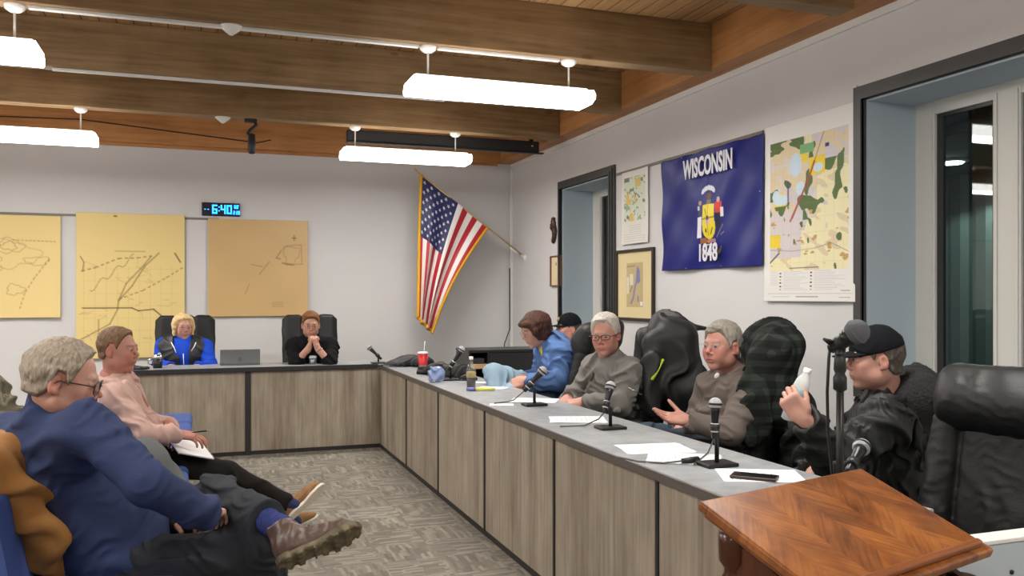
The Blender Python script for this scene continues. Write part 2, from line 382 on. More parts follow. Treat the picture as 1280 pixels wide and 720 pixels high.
# ledgers and beams
lb = MB().rbox(XW - .2, XW, YF, YB, ZT, ZC, .004).build('ledger_beam', M_ledger); struct(lb); lb.name = 'trim_3'
lk = MB().rbox(XL, XW - .2, YB - .12, YB, ZT, ZC, .004).build('trim_4', M_ledgerx); struct(lk)
BY = [8.28 - 1.42 * i for i in range(7)]
sides = ['over the flag corner, farthest from the viewer', 'second from the back wall', 'above the middle of the long desk', 'nearest the viewer in the picture']
BYS = []
for i, px_y in enumerate([(700, 178), (777, 141), (890, 92), (1068, 13)]):
    BYS.append(onX(px_y[0], px_y[1], XW - .2).y)
step = (BYS[0] - BYS[3]) / 3; BYS += [BYS[3] - step, BYS[3] - 2 * step, BYS[3] - 3 * step]
ZB = ZT - .03
beams = []
for i, y in enumerate(BYS):
    b = MB().rbox(XL, XW - .2, y, y + .14, ZB, ZC, .006).build('ceiling_beam', M_beam)
    lab = ['exposed pine ceiling beam nearest the back wall', 'exposed pine ceiling beam second from the back wall', 'exposed pine beam carrying the large front lamp',
           'exposed pine beam at the top edge above the planks', 'exposed pine beam over the viewer', 'exposed pine beam behind the viewer', 'exposed pine beam at the rear of the room'][i]
    tag(b, lab, 'beam', 'exposed ceiling beams'); b['kind'] = 'structure'; b.name = 'trim_%d' % (5 + i); del b['group']; del b['category']; del b['label']; beams.append(b)
# white cable channel strips under the beams
def channel(x0, x1, i, label):
    o = MB().rbox(x0, x1, BYS[i] + .045, BYS[i] + .085, ZB - .018, ZB, .003).build('cable_channel', M_white); tag(o, label, 'cable channel', 'white cable channels under the beams')
channel(-1.0, 1.9, 1, 'white cable channel fixed under the second beam from the back wall')
channel(-.91, 1.33, 2, 'white cable channel left of the large front lamp under its beam')
channel(1.46, 2.32, 2, 'short white cable channel between the two stems of the large front lamp')
# ------------------------------------------------------------------ windows
M_glass = bpy.data.materials.new('window_glass'); M_glass.use_nodes = True
nt = M_glass.node_tree; nt.nodes.clear(); out = nt.nodes.new('ShaderNodeOutputMaterial'); mx = nt.nodes.new('ShaderNodeMixShader'); tr = nt.nodes.new('ShaderNodeBsdfTransparent')
gl = nt.nodes.new('ShaderNodeBsdfGlossy'); gl.inputs['Roughness'].default_value = .02; fr = nt.nodes.new('ShaderNodeFresnel'); ge = nt.nodes.new('ShaderNodeNewGeometry'); mr = nt.nodes.new('ShaderNodeMapRange'); mr.inputs[3].default_value = 1.5; mr.inputs[4].default_value = 1 / 1.5
nt.links.new(ge.outputs['Backfacing'], mr.inputs[0]); nt.links.new(mr.outputs[0], fr.inputs[0])
tr.inputs[0].default_value = (.9, .95, .93, 1)
nt.links.new(fr.outputs[0], mx.inputs[0]); nt.links.new(tr.outputs[0], mx.inputs[1]); nt.links.new(gl.outputs[0], mx.inputs[2]); nt.links.new(mx.outputs[0], out.inputs[0])
M_darkframe = mat('dark_sash_frame', srgb(45, 45, 46), .4)
def window(name, ya, yb, panes):
    w = bpy.data.objects.new(name, None); C.objects.link(w); struct(w)
    r = MB(); t = .012; x1 = XW + .41
    r.box(XW, x1, ya, ya + t, WZ0, WZ1); r.box(XW, x1, yb - t, yb, WZ0, WZ1); r.box(XW, x1, ya + t, yb - t, WZ1 - t, WZ1); r.box(XW, x1, ya + t, yb - t, WZ0, WZ0 + t)
    r.build('reveal', M_reveal, w)
    d = MB(); cw = .085
    for k, (off, dp) in enumerate(((0, .022), (.03, .034), (.058, .045))):   # stepped dark casing
        a = cw - off
        d.box(XW - dp, XW - (0 if k == 0 else .02), ya - a, ya, WZ0 - .06, WZ1 + a); d.box(XW - dp, XW - (0 if k == 0 else .02), yb, yb + a, WZ0 - .06, WZ1 + a)
        d.box(XW - dp, XW - (0 if k == 0 else .02), ya, yb, WZ1, WZ1 + a)
    d.build('casing', M_trimdark, w)
    xs = XW + .36; f = MB(); g = []
    zlo, zhi = WZ0 + .06, WZ1 - .09
    ys = sorted(panes); prev = ya
    for (p0, p1) in ys: f.rbox(xs, xs + .045, prev, p0, WZ0, WZ1, .004); prev = p1
    f.rbox(xs, xs + .045, prev, yb, WZ0, WZ1, .004)
    for (p0, p1) in ys: f.box(xs + .002, xs + .045, p0, p1, WZ0, zlo); f.box(xs + .002, xs + .045, p0, p1, zhi, WZ1)
    for (p0, p1) in ys:
        f.rbox(xs - .008, xs, p0 - .03, p0 - .012, zlo - .01, zhi + .03, .002); f.rbox(xs - .008, xs, p1 + .012, p1 + .03, zlo - .01, zhi + .03, .002)
    f.build('window_frame', M_sash, w)
    for (p0, p1) in ys:
        q = MB(); q.box(xs + .02, xs + .04, p0, p0 + .02, zlo, zhi); q.box(xs + .02, xs + .04, p1 - .045, p1, zlo, zhi); q.box(xs + .02, xs + .04, p0 + .02, p1 - .045, zhi - .02, zhi); q.box(xs + .02, xs + .04, p0 + .02, p1 - .045, zlo, zlo + .02)
        q.build('sash', M_darkframe, w)
        MB().box(xs + .028, xs + .032, p0 + .02, p1 - .045, zlo + .02, zhi - .02).build('pane', M_glass, w)
    return w
XG = XW + .36
pA = [onX(q, 300, XG).y for q in (1168, 1241, 1276)]
wd = pA[0] - pA[1]; ml = pA[1] - pA[2]; panes1 = []; y = pA[0]
while y - wd > y1a + .06: panes1.append((y - wd, y)); y -= wd + ml
window('window_1', y1a, y1b, panes1)
p2 = onX(751, 300, XG).y
window('window_2', y2a, y2b, [(p2 - .5, p2), (p2 - 1.06, p2 - .6)] if p2 - 1.06 > y2a + .03 else [(y2a + .06, p2)])
MB().box(XW - .01, XW, w1[0] + .07, w1[0] + .1, WZ1 + .05, WZ1 + .1).build('clip', M_white).name = 'trim_12'
struct(bpy.data.objects['trim_12'])
# outside: corrugated metal wall, dark soffit with a small lamp
M_corr = mat('corrugated_steel', srgb(82, 92, 90), .45, metal=.4, var=(2, .12, (1, 1, .2)))
cx = 5.75; ys_ = np.arange(2.5, 12.0, .03); poly = [(cx + (.028 if int(round((y - 2.5) / .03)) % 8 in (3, 4) else (0 if int(round((y - 2.5) / .03)) % 8 not in (2, 5) else .014)), y) for y in ys_]
m = MB(); vs = []; fs = []
for i, (x, y) in enumerate(poly): vs += [(x, y, -.2), (x, y, 3.6)]
for i in range(len(poly) - 1): fs.append((2 * i, 2 * i + 2, 2 * i + 3, 2 * i + 1))
m.add(vs, fs); vs2 = [(x + .06, y, z) for (x, y, z) in vs]; m.add(vs2, [f[::-1] for f in fs])
o = m.build('metal_cladding', M_corr); tag(o, 'dark corrugated metal wall seen through the window outside', 'metal wall'); o['kind'] = 'structure'; o.name = 'wall_outside'
for k in ('label', 'category'): del o[k]
M_soff = mat('soffit', srgb(50, 52, 52), .7)
lp = onX(1190, 206, 5.1)
so = struct(MB().box(4.3, 6.0, lp.y - 1.6, 12, lp.z + .03, lp.z + .1).build('ceiling_outside', M_soff))
fd = MB().box(4.12, 6.0, lp.y + .75, lp.y + .8, lp.z + .1, 3.6)
struct(MB().box(4.13, 7, -3, 12.2, -.12, -.0).build('floor_outside', mat('asphalt', (.03, .03, .03), .9)))
M_spot = mat('lamp_white_glow', (1, 1, 1), .5, emit=(.85, 1, .95), estr=14)
dl = thing('downlight', 'small round outdoor lamp glowing under the soffit beyond the near window', 'lamp', (lp.x, lp.y, lp.z + .03))
MB().lathe([(.11, 0), (.11, -.012), (.085, -.014)], 24).build('housing', M_white, dl); MB().lathe([(.08, -.013), (.07, -.024), (.01, -.026)], 24).build('lens', M_spot, dl)
lgt = bpy.data.lights.new('downlight', 'SPOT'); lgt.energy = 75; lgt.spot_size = 2.6; lgt.color = (.8, 1, .93); lgt.shadow_soft_size = .06
lo = bpy.data.objects.new('bulb', lgt); C.objects.link(lo); lo.parent = dl; lo.location = (0, 0, -.04)
# ------------------------------------------------------------------ fluorescent fixtures
M_diff = mat('prismatic_diffuser', (.9, .9, .88), .4, emit=(1.0, .965, .925), estr=LAMP)
M_fixt = mat('fixture_enamel', srgb(235, 233, 228), .35)
def fixture():
    t = thing('pendant_light', '', 'light', (0, 0, 0)); L = 1.25
    prof = [(-.14, .05), (-.17, .015), (-.165, -.012), (-.11, -.035), (.11, -.035), (.165, -.012), (.17, .015), (.14, .05)]
    MB().prism(prof, -L / 2 + .012, L / 2 - .012, 'x').build('diffuser', M_diff, t)
    for s in (-1, 1):
        e = MB().prism([(a * 1.02, b * 1.04) for a, b in prof], min(s * L / 2, s * (L / 2 - .012)), max(s * L / 2, s * (L / 2 - .012)), 'x').build('end_cap', M_diff, t)
    MB().rbox(-L / 2 + .02, L / 2 - .02, -.09, .09, .05, .075, .004).build('housing', M_fixt, t)
    for s in (-1, 1):
        st = MB().tube([(s * .5, 0, .07), (s * .5, 0, .27)], .007, 8).build('stem', M_fixt, t)
        MB().lathe([(.01, .235), (.03, .24), (.05, .255), (.055, .272), (.055, .28)], 20, Matrix.Translation((s * .5, 0, 0))).build('canopy', M_fixt, st)
    al = bpy.data.lights.new('tube', 'AREA'); al.shape = 'RECTANGLE'; al.size = 1.2; al.size_y = .26; al.energy = TUBE_W; al.color = (1, .965, .915)
    a = bpy.data.objects.new('tube', al); C.objects.link(a); a.parent = t; a.location = (0, 0, -.037)
    return t
fx = fixture(); ZF = ZB - .28
spots = [(1.895, 2, 'long fluorescent lamp hanging near the middle, larger of the two to the right'),
         (1.895, 0, 'long fluorescent lamp hanging in front of the back wall near the flag'),
         (-1.48, 0, 'long fluorescent lamp hanging above the yellow maps at far left'),
         (-1.48, 2, 'fluorescent lamp cut off at the top left corner'),
         (1.895, 4, 'fluorescent lamp over the viewer on the window side'), (-1.48, 4, 'fluorescent lamp over the viewer on the left side'),
         (-4.2, 0, 'fluorescent lamp at the far left of the room, back row'), (-4.2, 2, 'fluorescent lamp at the far left of the room, middle row'),
         (-4.2, 4, 'fluorescent lamp at the far left of the room, front row'),
         (1.895, 6, 'fluorescent lamp at the rear on the window side'), (-1.48, 6, 'fluorescent lamp at the rear on the left side')]
for i, (x, bi, lab) in enumerate(spots):
    o = fx if i == 0 else copy_tree(fx); o.location = (x, BYS[bi] + .07, ZF); o['label'] = lab; o['group'] = 'fluorescent pendant lamps'
# ceiling sensors
def sensor(px, py, i, lab):
    p = onZ(px, py, ZB); t = thing('ceiling_sensor', lab, 'sensor', (p.x, BYS[i] + .07, ZB), group='white cone sensors')
    MB().lathe([(.002, -.055), (.012, -.052), (.06, -.012), (.066, -.004), (.066, 0)], 20).build('cone', M_fixt, t); MB().lathe([(.07, -.004), (.07, 0)], 20).build('rim', M_white, t)
sensor(288, 42, 2, 'white cone shaped sensor under the nearer beam at upper left')
sensor(278, 151, 0, 'white cone shaped sensor under the beam near the back wall')
# hanging camera
p = onY(314, 160, BYS[0] + .07); t = thing('hanging_camera', 'small black camera hanging from the beam above the yellow maps', 'camera', (p.x, BYS[0] + .07, ZB))
MB().rbox(-.06, .05, -.03, .03, -.03, 0, .006).build('mount', M_black, t)
MB().tube([(.03, 0, -.01), (.045, 0, -.05), (-.01, 0, -.1), (-.03, 0, -.13), (.0, 0, -.16)], .016, 8).build('arm', M_black, t)
MB().lathe([(.012, 0), (.032, -.01), (.036, -.1), (.036, -.16), (.028, -.185), (.01, -.19)], 18, Matrix.Translation((.005, 0, -.13))).build('camera_body', mat('dark_gunmetal', (.03, .035, .045), .35), t)
MB().tube([(.05, 0, 0), (.05, 0, .06)], .004, 6).build('hook', M_white, t)
# projector screen case
a = onY(672, 178, BYS[0] + .3); b = onY(565, 190, BYS[0] + .3)
t = thing('projector_screen', 'black rolled projector screen case under the beams by the far corner', 'projector screen', (0, 0, 0))
ys0 = BYS[0] + .25; zt = a.z
MB().rbox(1.35, a.x, ys0, ys0 + .09, zt - .115, zt, .008).build('case', M_black, t); MB().rbox(1.35, a.x + .05, ys0 - .01, ys0 + .05, zt - .13, zt - .116, .003).build('bottom_bar', M_black, t)
MB().rbox(a.x - .1, a.x - .06, ys0 + .02, ys0 + .06, zt, ZC, .002).build('bracket', M_blackmetal, t); MB().lathe([(.012, 0), (.012, .006)], 10, Matrix.Translation((a.x - .08, ys0, zt - .05)) @ Matrix.Rotation(PI / 2, 4, 'X')).build('screw', M_chrome, t)
MB().rbox(1.45, 1.49, ys0 + .02, ys0 + .06, zt, ZC, .002).build('bracket', M_blackmetal, t)
# thin black wire along the back ledger
wp = [(-5, .35), (-3.6, .30), (-3.2, .27), (-2.4, .235), (-1.2, .27), (-.3, .2), (.6, .13), (.75, .17)]
tag(MB().tube([(x, YB - .13, ZT + q - .06) for x, q in wp], .006, 6).build('cable', M_black), 'thin black wire running along the orange wood above the yellow maps', 'cable')
# conduit and cord in the corner
tag(MB().rbox(XW - .035, XW, YB - .05, YB - .015, .1, ZT - .045, .004).build('cable_conduit', M_white), 'white cable conduit running down the far room corner', 'conduit')
pts = [onY(640, 415, YB - .07), onY(641, 425, YB - .07), onY(633, 436, YB - .1), onY(630, 446, YB - .14)]
pts[0].x = pts[1].x = XW - .045
tag(MB().tube([(XW - .045, YB - .045, 1.75), (XW - .05, YB - .06, .98), (XW - .12, YB - .06, .8), (XW - .14, YB - .1, .45), (XW - .15, YB - .07, .1)], .007, 6).build('power_cord', M_black), 'black cord hanging from the white conduit in the far corner', 'cord')
# hanging rails behind the maps
M_rail = mat('map_rail', srgb(120, 112, 100), .5)
ra = onY(60, 268, YB); rb = onY(262, 271, YB)
tag(MB().rbox(-4.9, rb.x + .1, YB - .012, YB, ra.z - .012, ra.z + .012, .002).build('picture_rail', M_rail), 'thin wooden hanging rail behind the yellow maps', 'rail')
ra = onX(775, 216, XW); rb = onX(828, 202, XW)
tag(MB().rbox(XW - .012, XW, onX(955, 160, XW).y, y2a - .1, rb.z - .012, rb.z + .012, .002).build('picture_rail', M_rail), 'thin hanging rail above the small map beside the blue flag', 'rail')
# ------------------------------------------------------------------ painted sheets
def seg(img, x0, y0, x1, y1, w, c, dash=None):
    h, wd_, _ = img.shape; Y, X = np.mgrid[0:h, 0:wd_]; x0, x1 = x0 * wd_, x1 * wd_; y0, y1 = y0 * h, y1 * h; L2 = (x1 - x0) ** 2 + (y1 - y0) ** 2 + 1e-9
    t = np.clip(((X - x0) * (x1 - x0) + (Y - y0) * (y1 - y0)) / L2, 0, 1); d = np.hypot(X - x0 - t * (x1 - x0), Y - y0 - t * (y1 - y0))
    m = np.clip(w - d + .5, 0, 1)
    if dash: m = m * ((t * math.sqrt(L2) / dash) % 1 < .62)
    img[:] = img * (1 - m[..., None] * c[3]) + np.array(c[:3]) * m[..., None] * c[3]
def pline(img, pts, w, c, dash=None):
    for (a, b), (c_, d) in zip(pts, pts[1:]): seg(img, a, b, c_, d, w, c, dash)
def blob(img, seed, thr, scale, col, reg=(0, 0, 1, 1), st=1):
    h, w, _ = img.shape; Y, X = np.mgrid[0:h, 0:w]; p = np.stack([X.ravel() / w, Y.ravel() / w * st, np.zeros(h * w)], 1)
    n = (vnoise(p, scale, seed) + .5 * vnoise(p, scale * 2.7, seed + 1)).reshape(h, w)
    m = (n > thr) & (X >= reg[0] * w) & (X <= reg[2] * w) & (Y >= reg[1] * h) & (Y <= reg[3] * h); img[m] = col
def rect(img, x0, y0, x1, y1, c):
    h, w, _ = img.shape; img[int(y0 * h):int(y1 * h), int(x0 * w):int(x1 * w)] = c
M_paper = mat('painted_paper', (1, 1, 1), .55, attr=True, spec=.3)
M_paperg = mat('glossy_painted_paper', (1, 1, 1), .3, attr=True, spec=.4)
def base(w, h, c): return np.tile(np.array(srgb(*c), float), (h, w, 1))
OL = srgb(120, 92, 52)
def on_back(px0, py0, px1, py1, img, name, m_, seed=0, curl=.012):
    a = onY(px0, py0, YB - .02); b = onY(px1, py1, YB - .02)
    def f(u, v): return a.x + (b.x - a.x) * u, (YB - .022) - curl * (np.abs(2 * u - 1) ** 3 * .6 + v ** 4) - .003 * np.sin(u * 9 + seed) * v, a.z + (b.z - a.z) * v
    h, w, _ = img.shape; return sheet(name, f, w, h, img, m_, thick=.001)
im = base(130, 210, (230, 206, 140)); rg = random.Random(3)
for k in range(9): x = .07 + .1 * k; pline(im, [(x, .36), (x, .97)], .35, (*OL, .14))
for k in range(7): y = .38 + .085 * k; pline(im, [(.06, y), (.94, y)], .35, (*OL, .13))
for k in range(26): x, y = rg.uniform(.08, .85), rg.uniform(.36, .9); pline(im, [(x, y), (x + rg.uniform(-.1, .1), y), (x + rg.uniform(-.1, .1), y + rg.uniform(-.06, .06))], .35, (*OL, .28))
pline(im, [(.05, .40), (.17, .375), (.38, .31), (.55, .305), (.68, .29)], .7, (*OL, .85), 7); pline(im, [(.68, .29), (.58, .38), (.45, .48), (.38, .6), (.37, .66), (.3, .76), (.05, .86)], .7, (*OL, .8))
pline(im, [(.75, .27), (.62, .36), (.5, .5), (.38, .6)], .7, (*OL, .85)); pline(im, [(.38, .59), (.6, .53), (.82, .44), (.97, .37)], .6, (*OL, .85), 7)
pline(im, [(.06, .65), (.5, .65), (.56, .67), (.7, .66), (.78, .71), (.86, .73)], .9, (*srgb(96, 62, 46), .9)); pline(im, [(.04, .3), (.07, .34), (.06, .4)], .7, (*OL, .8)); pline(im, [(.9, .27), (.95, .33)], .9, (*srgb(90, 70, 40), .9))
for k in range(20): a = k * .9; pline(im, [(.12 + .02 * k, .53 - .012 * k + .02 * math.sin(a)), (.14 + .02 * k, .52 - .012 * k + .02 * math.sin(a + 1))], .5, (*OL, .6))
pline(im, [(.2, .73), (.2, .95)], .8, (*OL, .6)); pline(im, [(.35, .26), (.62, .26)], .5, (*OL, .7)); pline(im, [(.34, .02), (.36, .02)], 1, (*srgb(70, 50, 30), .9))
tag(on_back(95, 265, 231, 446, im, 'yellowed_map', M_paper, 1), 'tall yellowed plat map with brown roads, middle of the back wall maps', 'map')
im = base(150, 130, (230, 206, 142))
def ring(im, cx, cy, rx, ry, seed, w=.45, al=.38, n=40):
    r_ = random.Random(seed); pts = []; ph = r_.uniform(0, 6)
    for k in range(n + 1): a = 2 * PI * k / n; q = 1 + .18 * math.sin(3 * a + ph) + .1 * math.sin(7 * a + ph * 2); pts.append((cx + rx * q * math.cos(a), cy + ry * q * math.sin(a)))
    pline(im, pts, w, (*OL, al))
for q in ((.58, .3, .1, .07, 1), (.57, .3, .06, .04, 2), (.6, .38, .2, .13, 3), (.62, .72, .07, .05, 4), (.8, .44, .1, .04, 5), (.35, .45, .18, .1, 6), (.15, .5, .1, .12, 7)): ring(im, *q)
pline(im, [(.6, .24), (.95, .25)], .5, (*OL, .7), 5); pline(im, [(.9, .42), (.78, .6), (.7, .75), (.66, .9)], .6, (*OL, .7), 6); pline(im, [(.3, .62), (.48, .63)], .5, (*OL, .6))
tag(on_back(-80, 266, 76, 397, im, 'yellowed_map', M_paper, 4, .02), 'yellowed contour map at the far left edge of the back wall', 'map')
im = base(130, 130, (206, 172, 116))
h, w, _ = im.shape; YY, XX = np.mgrid[0:h, 0:w]; pp = np.stack([XX.ravel() / w, YY.ravel() / h, 0 * XX.ravel()], 1); im *= (1 + .05 * vnoise(pp, 7, 5)).reshape(h, w)[..., None]
for e in ((0, 0, 1, .012), (0, 0, .015, 1), (.985, 0, 1, 1)): rect(im, *e, srgb(206, 180, 134))
pline(im, [(.83, .18), (.87, .18)], .6, (*srgb(90, 60, 30), .9)); pline(im, [(.85, .155), (.85, .205)], .6, (*srgb(90, 60, 30), .9))
D2 = srgb(120, 84, 46)
pline(im, [(.74, .3), (.78, .26), (.92, .25), (.93, .45), (.78, .46), (.73, .44)], .5, (*D2, .6)); pline(im, [(.72, .31), (.67, .39), (.71, .4)], .6, (*D2, .8)); pline(im, [(.6, .43), (.5, .56)], .5, (*D2, .7)); pline(im, [(.42, .46), (.53, .48)], .5, (*D2, .6)); pline(im, [(.4, .66), (.36, .76)], .5, (*D2, .5)); pline(im, [(.73, .44), (.84, .46)], .7, (*D2, .8))
for k in range(3): pline(im, [(.63, .85 + .02 * k), (.74, .85 + .02 * k)], .4, (*D2, .5))
ring(im, .82, .35, .08, .09, 9, .4, .4)
tag(on_back(260, 273, 385, 395, im, 'yellowed_map', mat('aged_map_varnish', (1, 1, 1), .38, attr=True), 7), 'square brown faded map below the digital clock', 'map')
# clock
a = onY(252, 253, YB); b = onY(300, 271, YB); M_lcd = mat('blue_display_digits', (.05, .3, 1), .4, emit=(.02, .33, 1.0), estr=3.0)
t = thing('digital_clock', 'black digital wall clock with blue digits reading 6:40', 'clock', ((a.x + b.x) / 2, YB - .015, (a.z + b.z) / 2)); cw, ch = (b.x - a.x), (a.z - b.z)
MB().rbox(-cw / 2, cw / 2, -.015, .015, -ch / 2, ch / 2, .006).build('case', mat('clock_black', (.003, .003, .01), .25), t)
SEG = {'0': 'abcdef', '1': 'bc', '2': 'abged', '4': 'fgbc', '6': 'afgedc', '8': 'abcdefg', '-': 'g'}
def digit(mb, ch_, x, z, w, h, th):
    y0, y1 = -.0185, -.0145
    bx = {'a': (x, x + w, z + h - th, z + h), 'g': (x, x + w, z + h / 2 - th / 2, z + h / 2 + th / 2), 'd': (x, x + w, z, z + th), 'b': (x + w - th, x + w, z + h / 2, z + h), 'c': (x + w - th, x + w, z, z + h / 2), 'f': (x, x + th, z + h / 2, z + h), 'e': (x, x + th, z, z + h / 2)}
    for s_ in SEG[ch_]: q = bx[s_]; mb.box(q[0], q[1], y0, y1, q[2], q[3])
m = MB(); H = ch * .68; Wd = cw * .135; th = ch * .11
for g_, x_ in (('6', -cw * .23), ('4', -cw * .01), ('0', cw * .15)): q_ = MB(); digit(q_, g_, x_, -H / 2, Wd, H, th); q_.build('digit', M_lcd, t)
for z in (-.16, .12): m.box(-cw * .065, -cw * .035, -.0185, -.0145, z * ch, z * ch + .1 * ch)
digit(m, '6', cw * .34, ch * .08, cw * .05, ch * .28, th * .5); digit(m, '8', cw * .4, ch * .08, cw * .05, ch * .28, th * .5); m.box(cw * .455, cw * .47, -.0185, -.0145, ch * .3, ch * .36)
digit(m, '2', cw * .32, -ch * .36, cw * .045, ch * .28, th * .5); m.box(cw * .372, cw * .388, -.0185, -.0145, -ch * .24, -ch * .21); digit(m, '2', cw * .395, -ch * .36, cw * .045, ch * .28, th * .5); digit(m, '0', cw * .45, -ch * .36, cw * .04, ch * .28, th * .5)
m.box(-cw * .43, -cw * .39, -.0185, -.0145, -ch * .05, ch * .01); m.box(-cw * .35, -cw * .31, -.0185, -.0145, -ch * .05, ch * .01)
o = m.build('small_readouts', M_lcd, t); o['kind'] = 'stuff'
# ------------------------------------------------------------------ right wall
def on_right(px0, pyt0, pyb0, px1, pyt1, pyb1, img, name, m_, curl=.01, off=.012, wav=.004):
    a = onX(px0, pyt0, XW - off); a2 = onX(px0, pyb0, XW - off); b = onX(px1, pyt1, XW - off); b2 = onX(px1, pyb1, XW - off)
    zt, zb = (a.z + b.z) / 2, (a2.z + b2.z) / 2
    def f(u, v): return (XW - off) - curl * v ** 3 - wav * (1 + np.sin(u * 8 + 3 * v)), a.y + (b.y - a.y) * u, zt + (zb - zt) * v
    h, w, _ = img.shape; return sheet(name, f, w, h, img, m_, thick=.001), (a.y, b.y, zt, zb)
# big zoning map
im = base(190, 400, (232, 230, 226)); mp = base(160, 290, (236, 228, 184)); G = srgb(88, 110, 58)
rect(mp, 0, .1, .62, .62, srgb(220, 210, 196)); blob(mp, 11, .3, 6, srgb(208, 200, 204), (0, 0, .75, .7)); rect(mp, .0, .0, .45, .1, G); rect(mp, .55, 0, 1, .22, srgb(210, 204, 208)); blob(mp, 21, .35, 12, srgb(222, 206, 170)); rect(mp, 0, .55, .42, .9, srgb(214, 206, 206)); blob(mp, 31, .78, 8, G, st=.6); blob(mp, 33, .62, 9, G, (0, .2, 1, .8), .7); blob(mp, 34, 1.0, 22, srgb(196, 160, 96), (0, .55, 1, 1))
rect(mp, .52, .17, .72, .3, srgb(240, 208, 50)); rect(mp, .35, .12, .5, .2, srgb(240, 214, 70)); rect(mp, .05, .4, .2, .5, srgb(235, 215, 90)); rect(mp, 0, .72, .14, .82, srgb(238, 210, 60)); rect(mp, .72, .09, .77, .12, srgb(50, 50, 130)); rect(mp, .4, .06, .58, .13, srgb(120, 176, 120))
for cx_, cy_, rx, ry in ((.34, .2, .08, .09), (.63, .25, .06, .035), (.14, .45, .1, .04), (.4, .38, .06, .05), (.08, .42, .05, .05)):
    hh, ww, _ = mp.shape; Y, X = np.mgrid[0:hh, 0:ww]; mp[((X / ww - cx_) / rx) ** 2 + ((Y / hh - cy_) / ry) ** 2 < 1] = srgb(206, 226, 238)
pline(mp, [(.58, .2), (.5, .33), (.38, .48), (.27, .62)], 2.0, (*srgb(190, 60, 50), .95)); pline(mp, [(.7, .0), (.55, .25), (.3, .6)], .8, (*srgb(90, 90, 90), .8)); pline(mp, [(.24, .32), (.24, .52)], 1.6, (*srgb(70, 70, 130), .9))
for k in range(9): pline(mp, [(.11 * k + .06, 0), (.11 * k + .06, 1)], .35, (*srgb(150, 150, 140), .2)); pline(mp, [(0, .11 * k + .06), (1, .11 * k + .06)], .35, (*srgb(150, 150, 140), .3))
pline(mp, [(0, .83), (.3, .85), (.6, .84), (.8, .81), (1, .88)], .6, (*srgb(90, 90, 90), .7)); pline(mp, [(0, .93), (.12, .86)], 1.6, (*srgb(40, 40, 40), .9))
im[42:332, 14:174] = mp
pline(im, [(.3, .795 + .02), (.62, .795 + .02)], 1.0, (*srgb(80, 80, 90), .9))
for c_ in range(3):
    for k in range(12 if c_ else 9):
        y = .835 + .009 * k; x = (.05, .2, .55)[c_]; L = rg.uniform(.06, .12) if c_ == 0 else rg.uniform(.15, .33); pline(im, [(x + .03, y), (x + .03 + L, y)], .35, (*srgb(120, 120, 120), .5))
        if k % 2 and c_: rect(im, x - .012, y - .003, x + .008, y + .004, (srgb(110, 30, 30), srgb(60, 40, 50), srgb(200, 180, 60))[k % 3])
pline(im, [(.05, .955), (.95, .955)], .3, (*srgb(100, 100, 100), .6)); pline(im, [(.38, .972), (.62, .972)], .9, (*srgb(80, 80, 80), .8)); pline(im, [(.1, .972), (.3, .972)], .5, (*srgb(140, 140, 140), .7)); pline(im, [(.85, .94), (.93, .94)], .7, (*srgb(60, 60, 60), .8)); pline(im, [(.83, .975), (.93, .975)], .7, (*srgb(90, 90, 90), .6))
o, _ = on_right(957, 159, 375, 1073, 128, 379, im, 'zoning_map', M_paper, .012); tag(o, 'large colourful zoning map with white legend beside the near window', 'map')
# small map
im = base(110, 210, (228, 226, 218)); mp = base(86, 126, (214, 222, 200)); blob(mp, 5, .5, 10, srgb(150, 178, 146)); blob(mp, 6, .7, 14, srgb(120, 130, 110)); blob(mp, 8, .45, 8, srgb(226, 190, 110), (.05, .3, .55, 1)); blob(mp, 9, .8, 12, srgb(226, 226, 218), (.5, .4, 1, 1))
rect(mp, .5, .05, .8, .25, srgb(220, 196, 120)); rect(mp, 0, 0, .25, .1, srgb(120, 120, 116)); im[18:144, 12:98] = mp
for k in range(8): pline(im, [(.3 - .2 * (k > 3), .745 + .03 * k), (.75 + .15 * (k > 4), .745 + .03 * k)], .5, (*srgb(130, 130, 130), .5))
o, _ = on_right(778, 217, 306, 811, 208, 303, im, 'wall_map', M_paper, .008); tag(o, 'small pale green and orange map above the framed map', 'map')
# framed map
def framed(px0, pt0, pb0, px1, pt1, pb1, img, fw, label, name, cat, fm, mm, inner):
    a = onX(px0, pt0, XW - .02); b = onX(px1, pt1, XW - .02); a2 = onX(px0, pb0, XW - .02); b2 = onX(px1, pb1, XW - .02); zt = (a.z + b.z) / 2; zb = (a2.z + b2.z) / 2
    t = thing(name, label, cat, (XW, (a.y + b.y) / 2, (zt + zb) / 2)); w, h = (a.y - b.y) / 2, (zt - zb) / 2
    f = MB(); f.rbox(-.03, 0, -w, -w + fw, -h, h, .004); f.rbox(-.03, 0, w - fw, w, -h, h, .004); f.rbox(-.03, 0, -w + fw, w - fw, h - fw, h, .004); f.rbox(-.03, 0, -w + fw, w - fw, -h, -h + fw, .004); f.build('frame', fm, t)
    MB().box(-.012, 0, -w + fw, w - fw, -h + fw, h - fw).build('mount_board', mm, t)
    if inner:
        iw, ih, dz = inner; hh, ww, _ = img.shape
        sheet('print', lambda u, v: (-.0135 + 0 * u, iw * (1 - 2 * u), ih * (1 - 2 * v) + dz), ww, hh, img, M_paper, t)
    return t
im = base(70, 110, (196, 176, 132)); V = srgb(128, 130, 176)
pline(im, [(.68, .12), (.78, .4), (.6, .42), (.68, .12)], 3.5, (*V, 1)); pline(im, [(.7, .2), (.7, .4)], 7, (*V, 1)); pline(im, [(.6, .42), (.48, .6), (.42, .78), (.28, .9)], 3.0, (*V, 1)); pline(im, [(.7, .76), (.7, .85)], 3, (*V, 1))
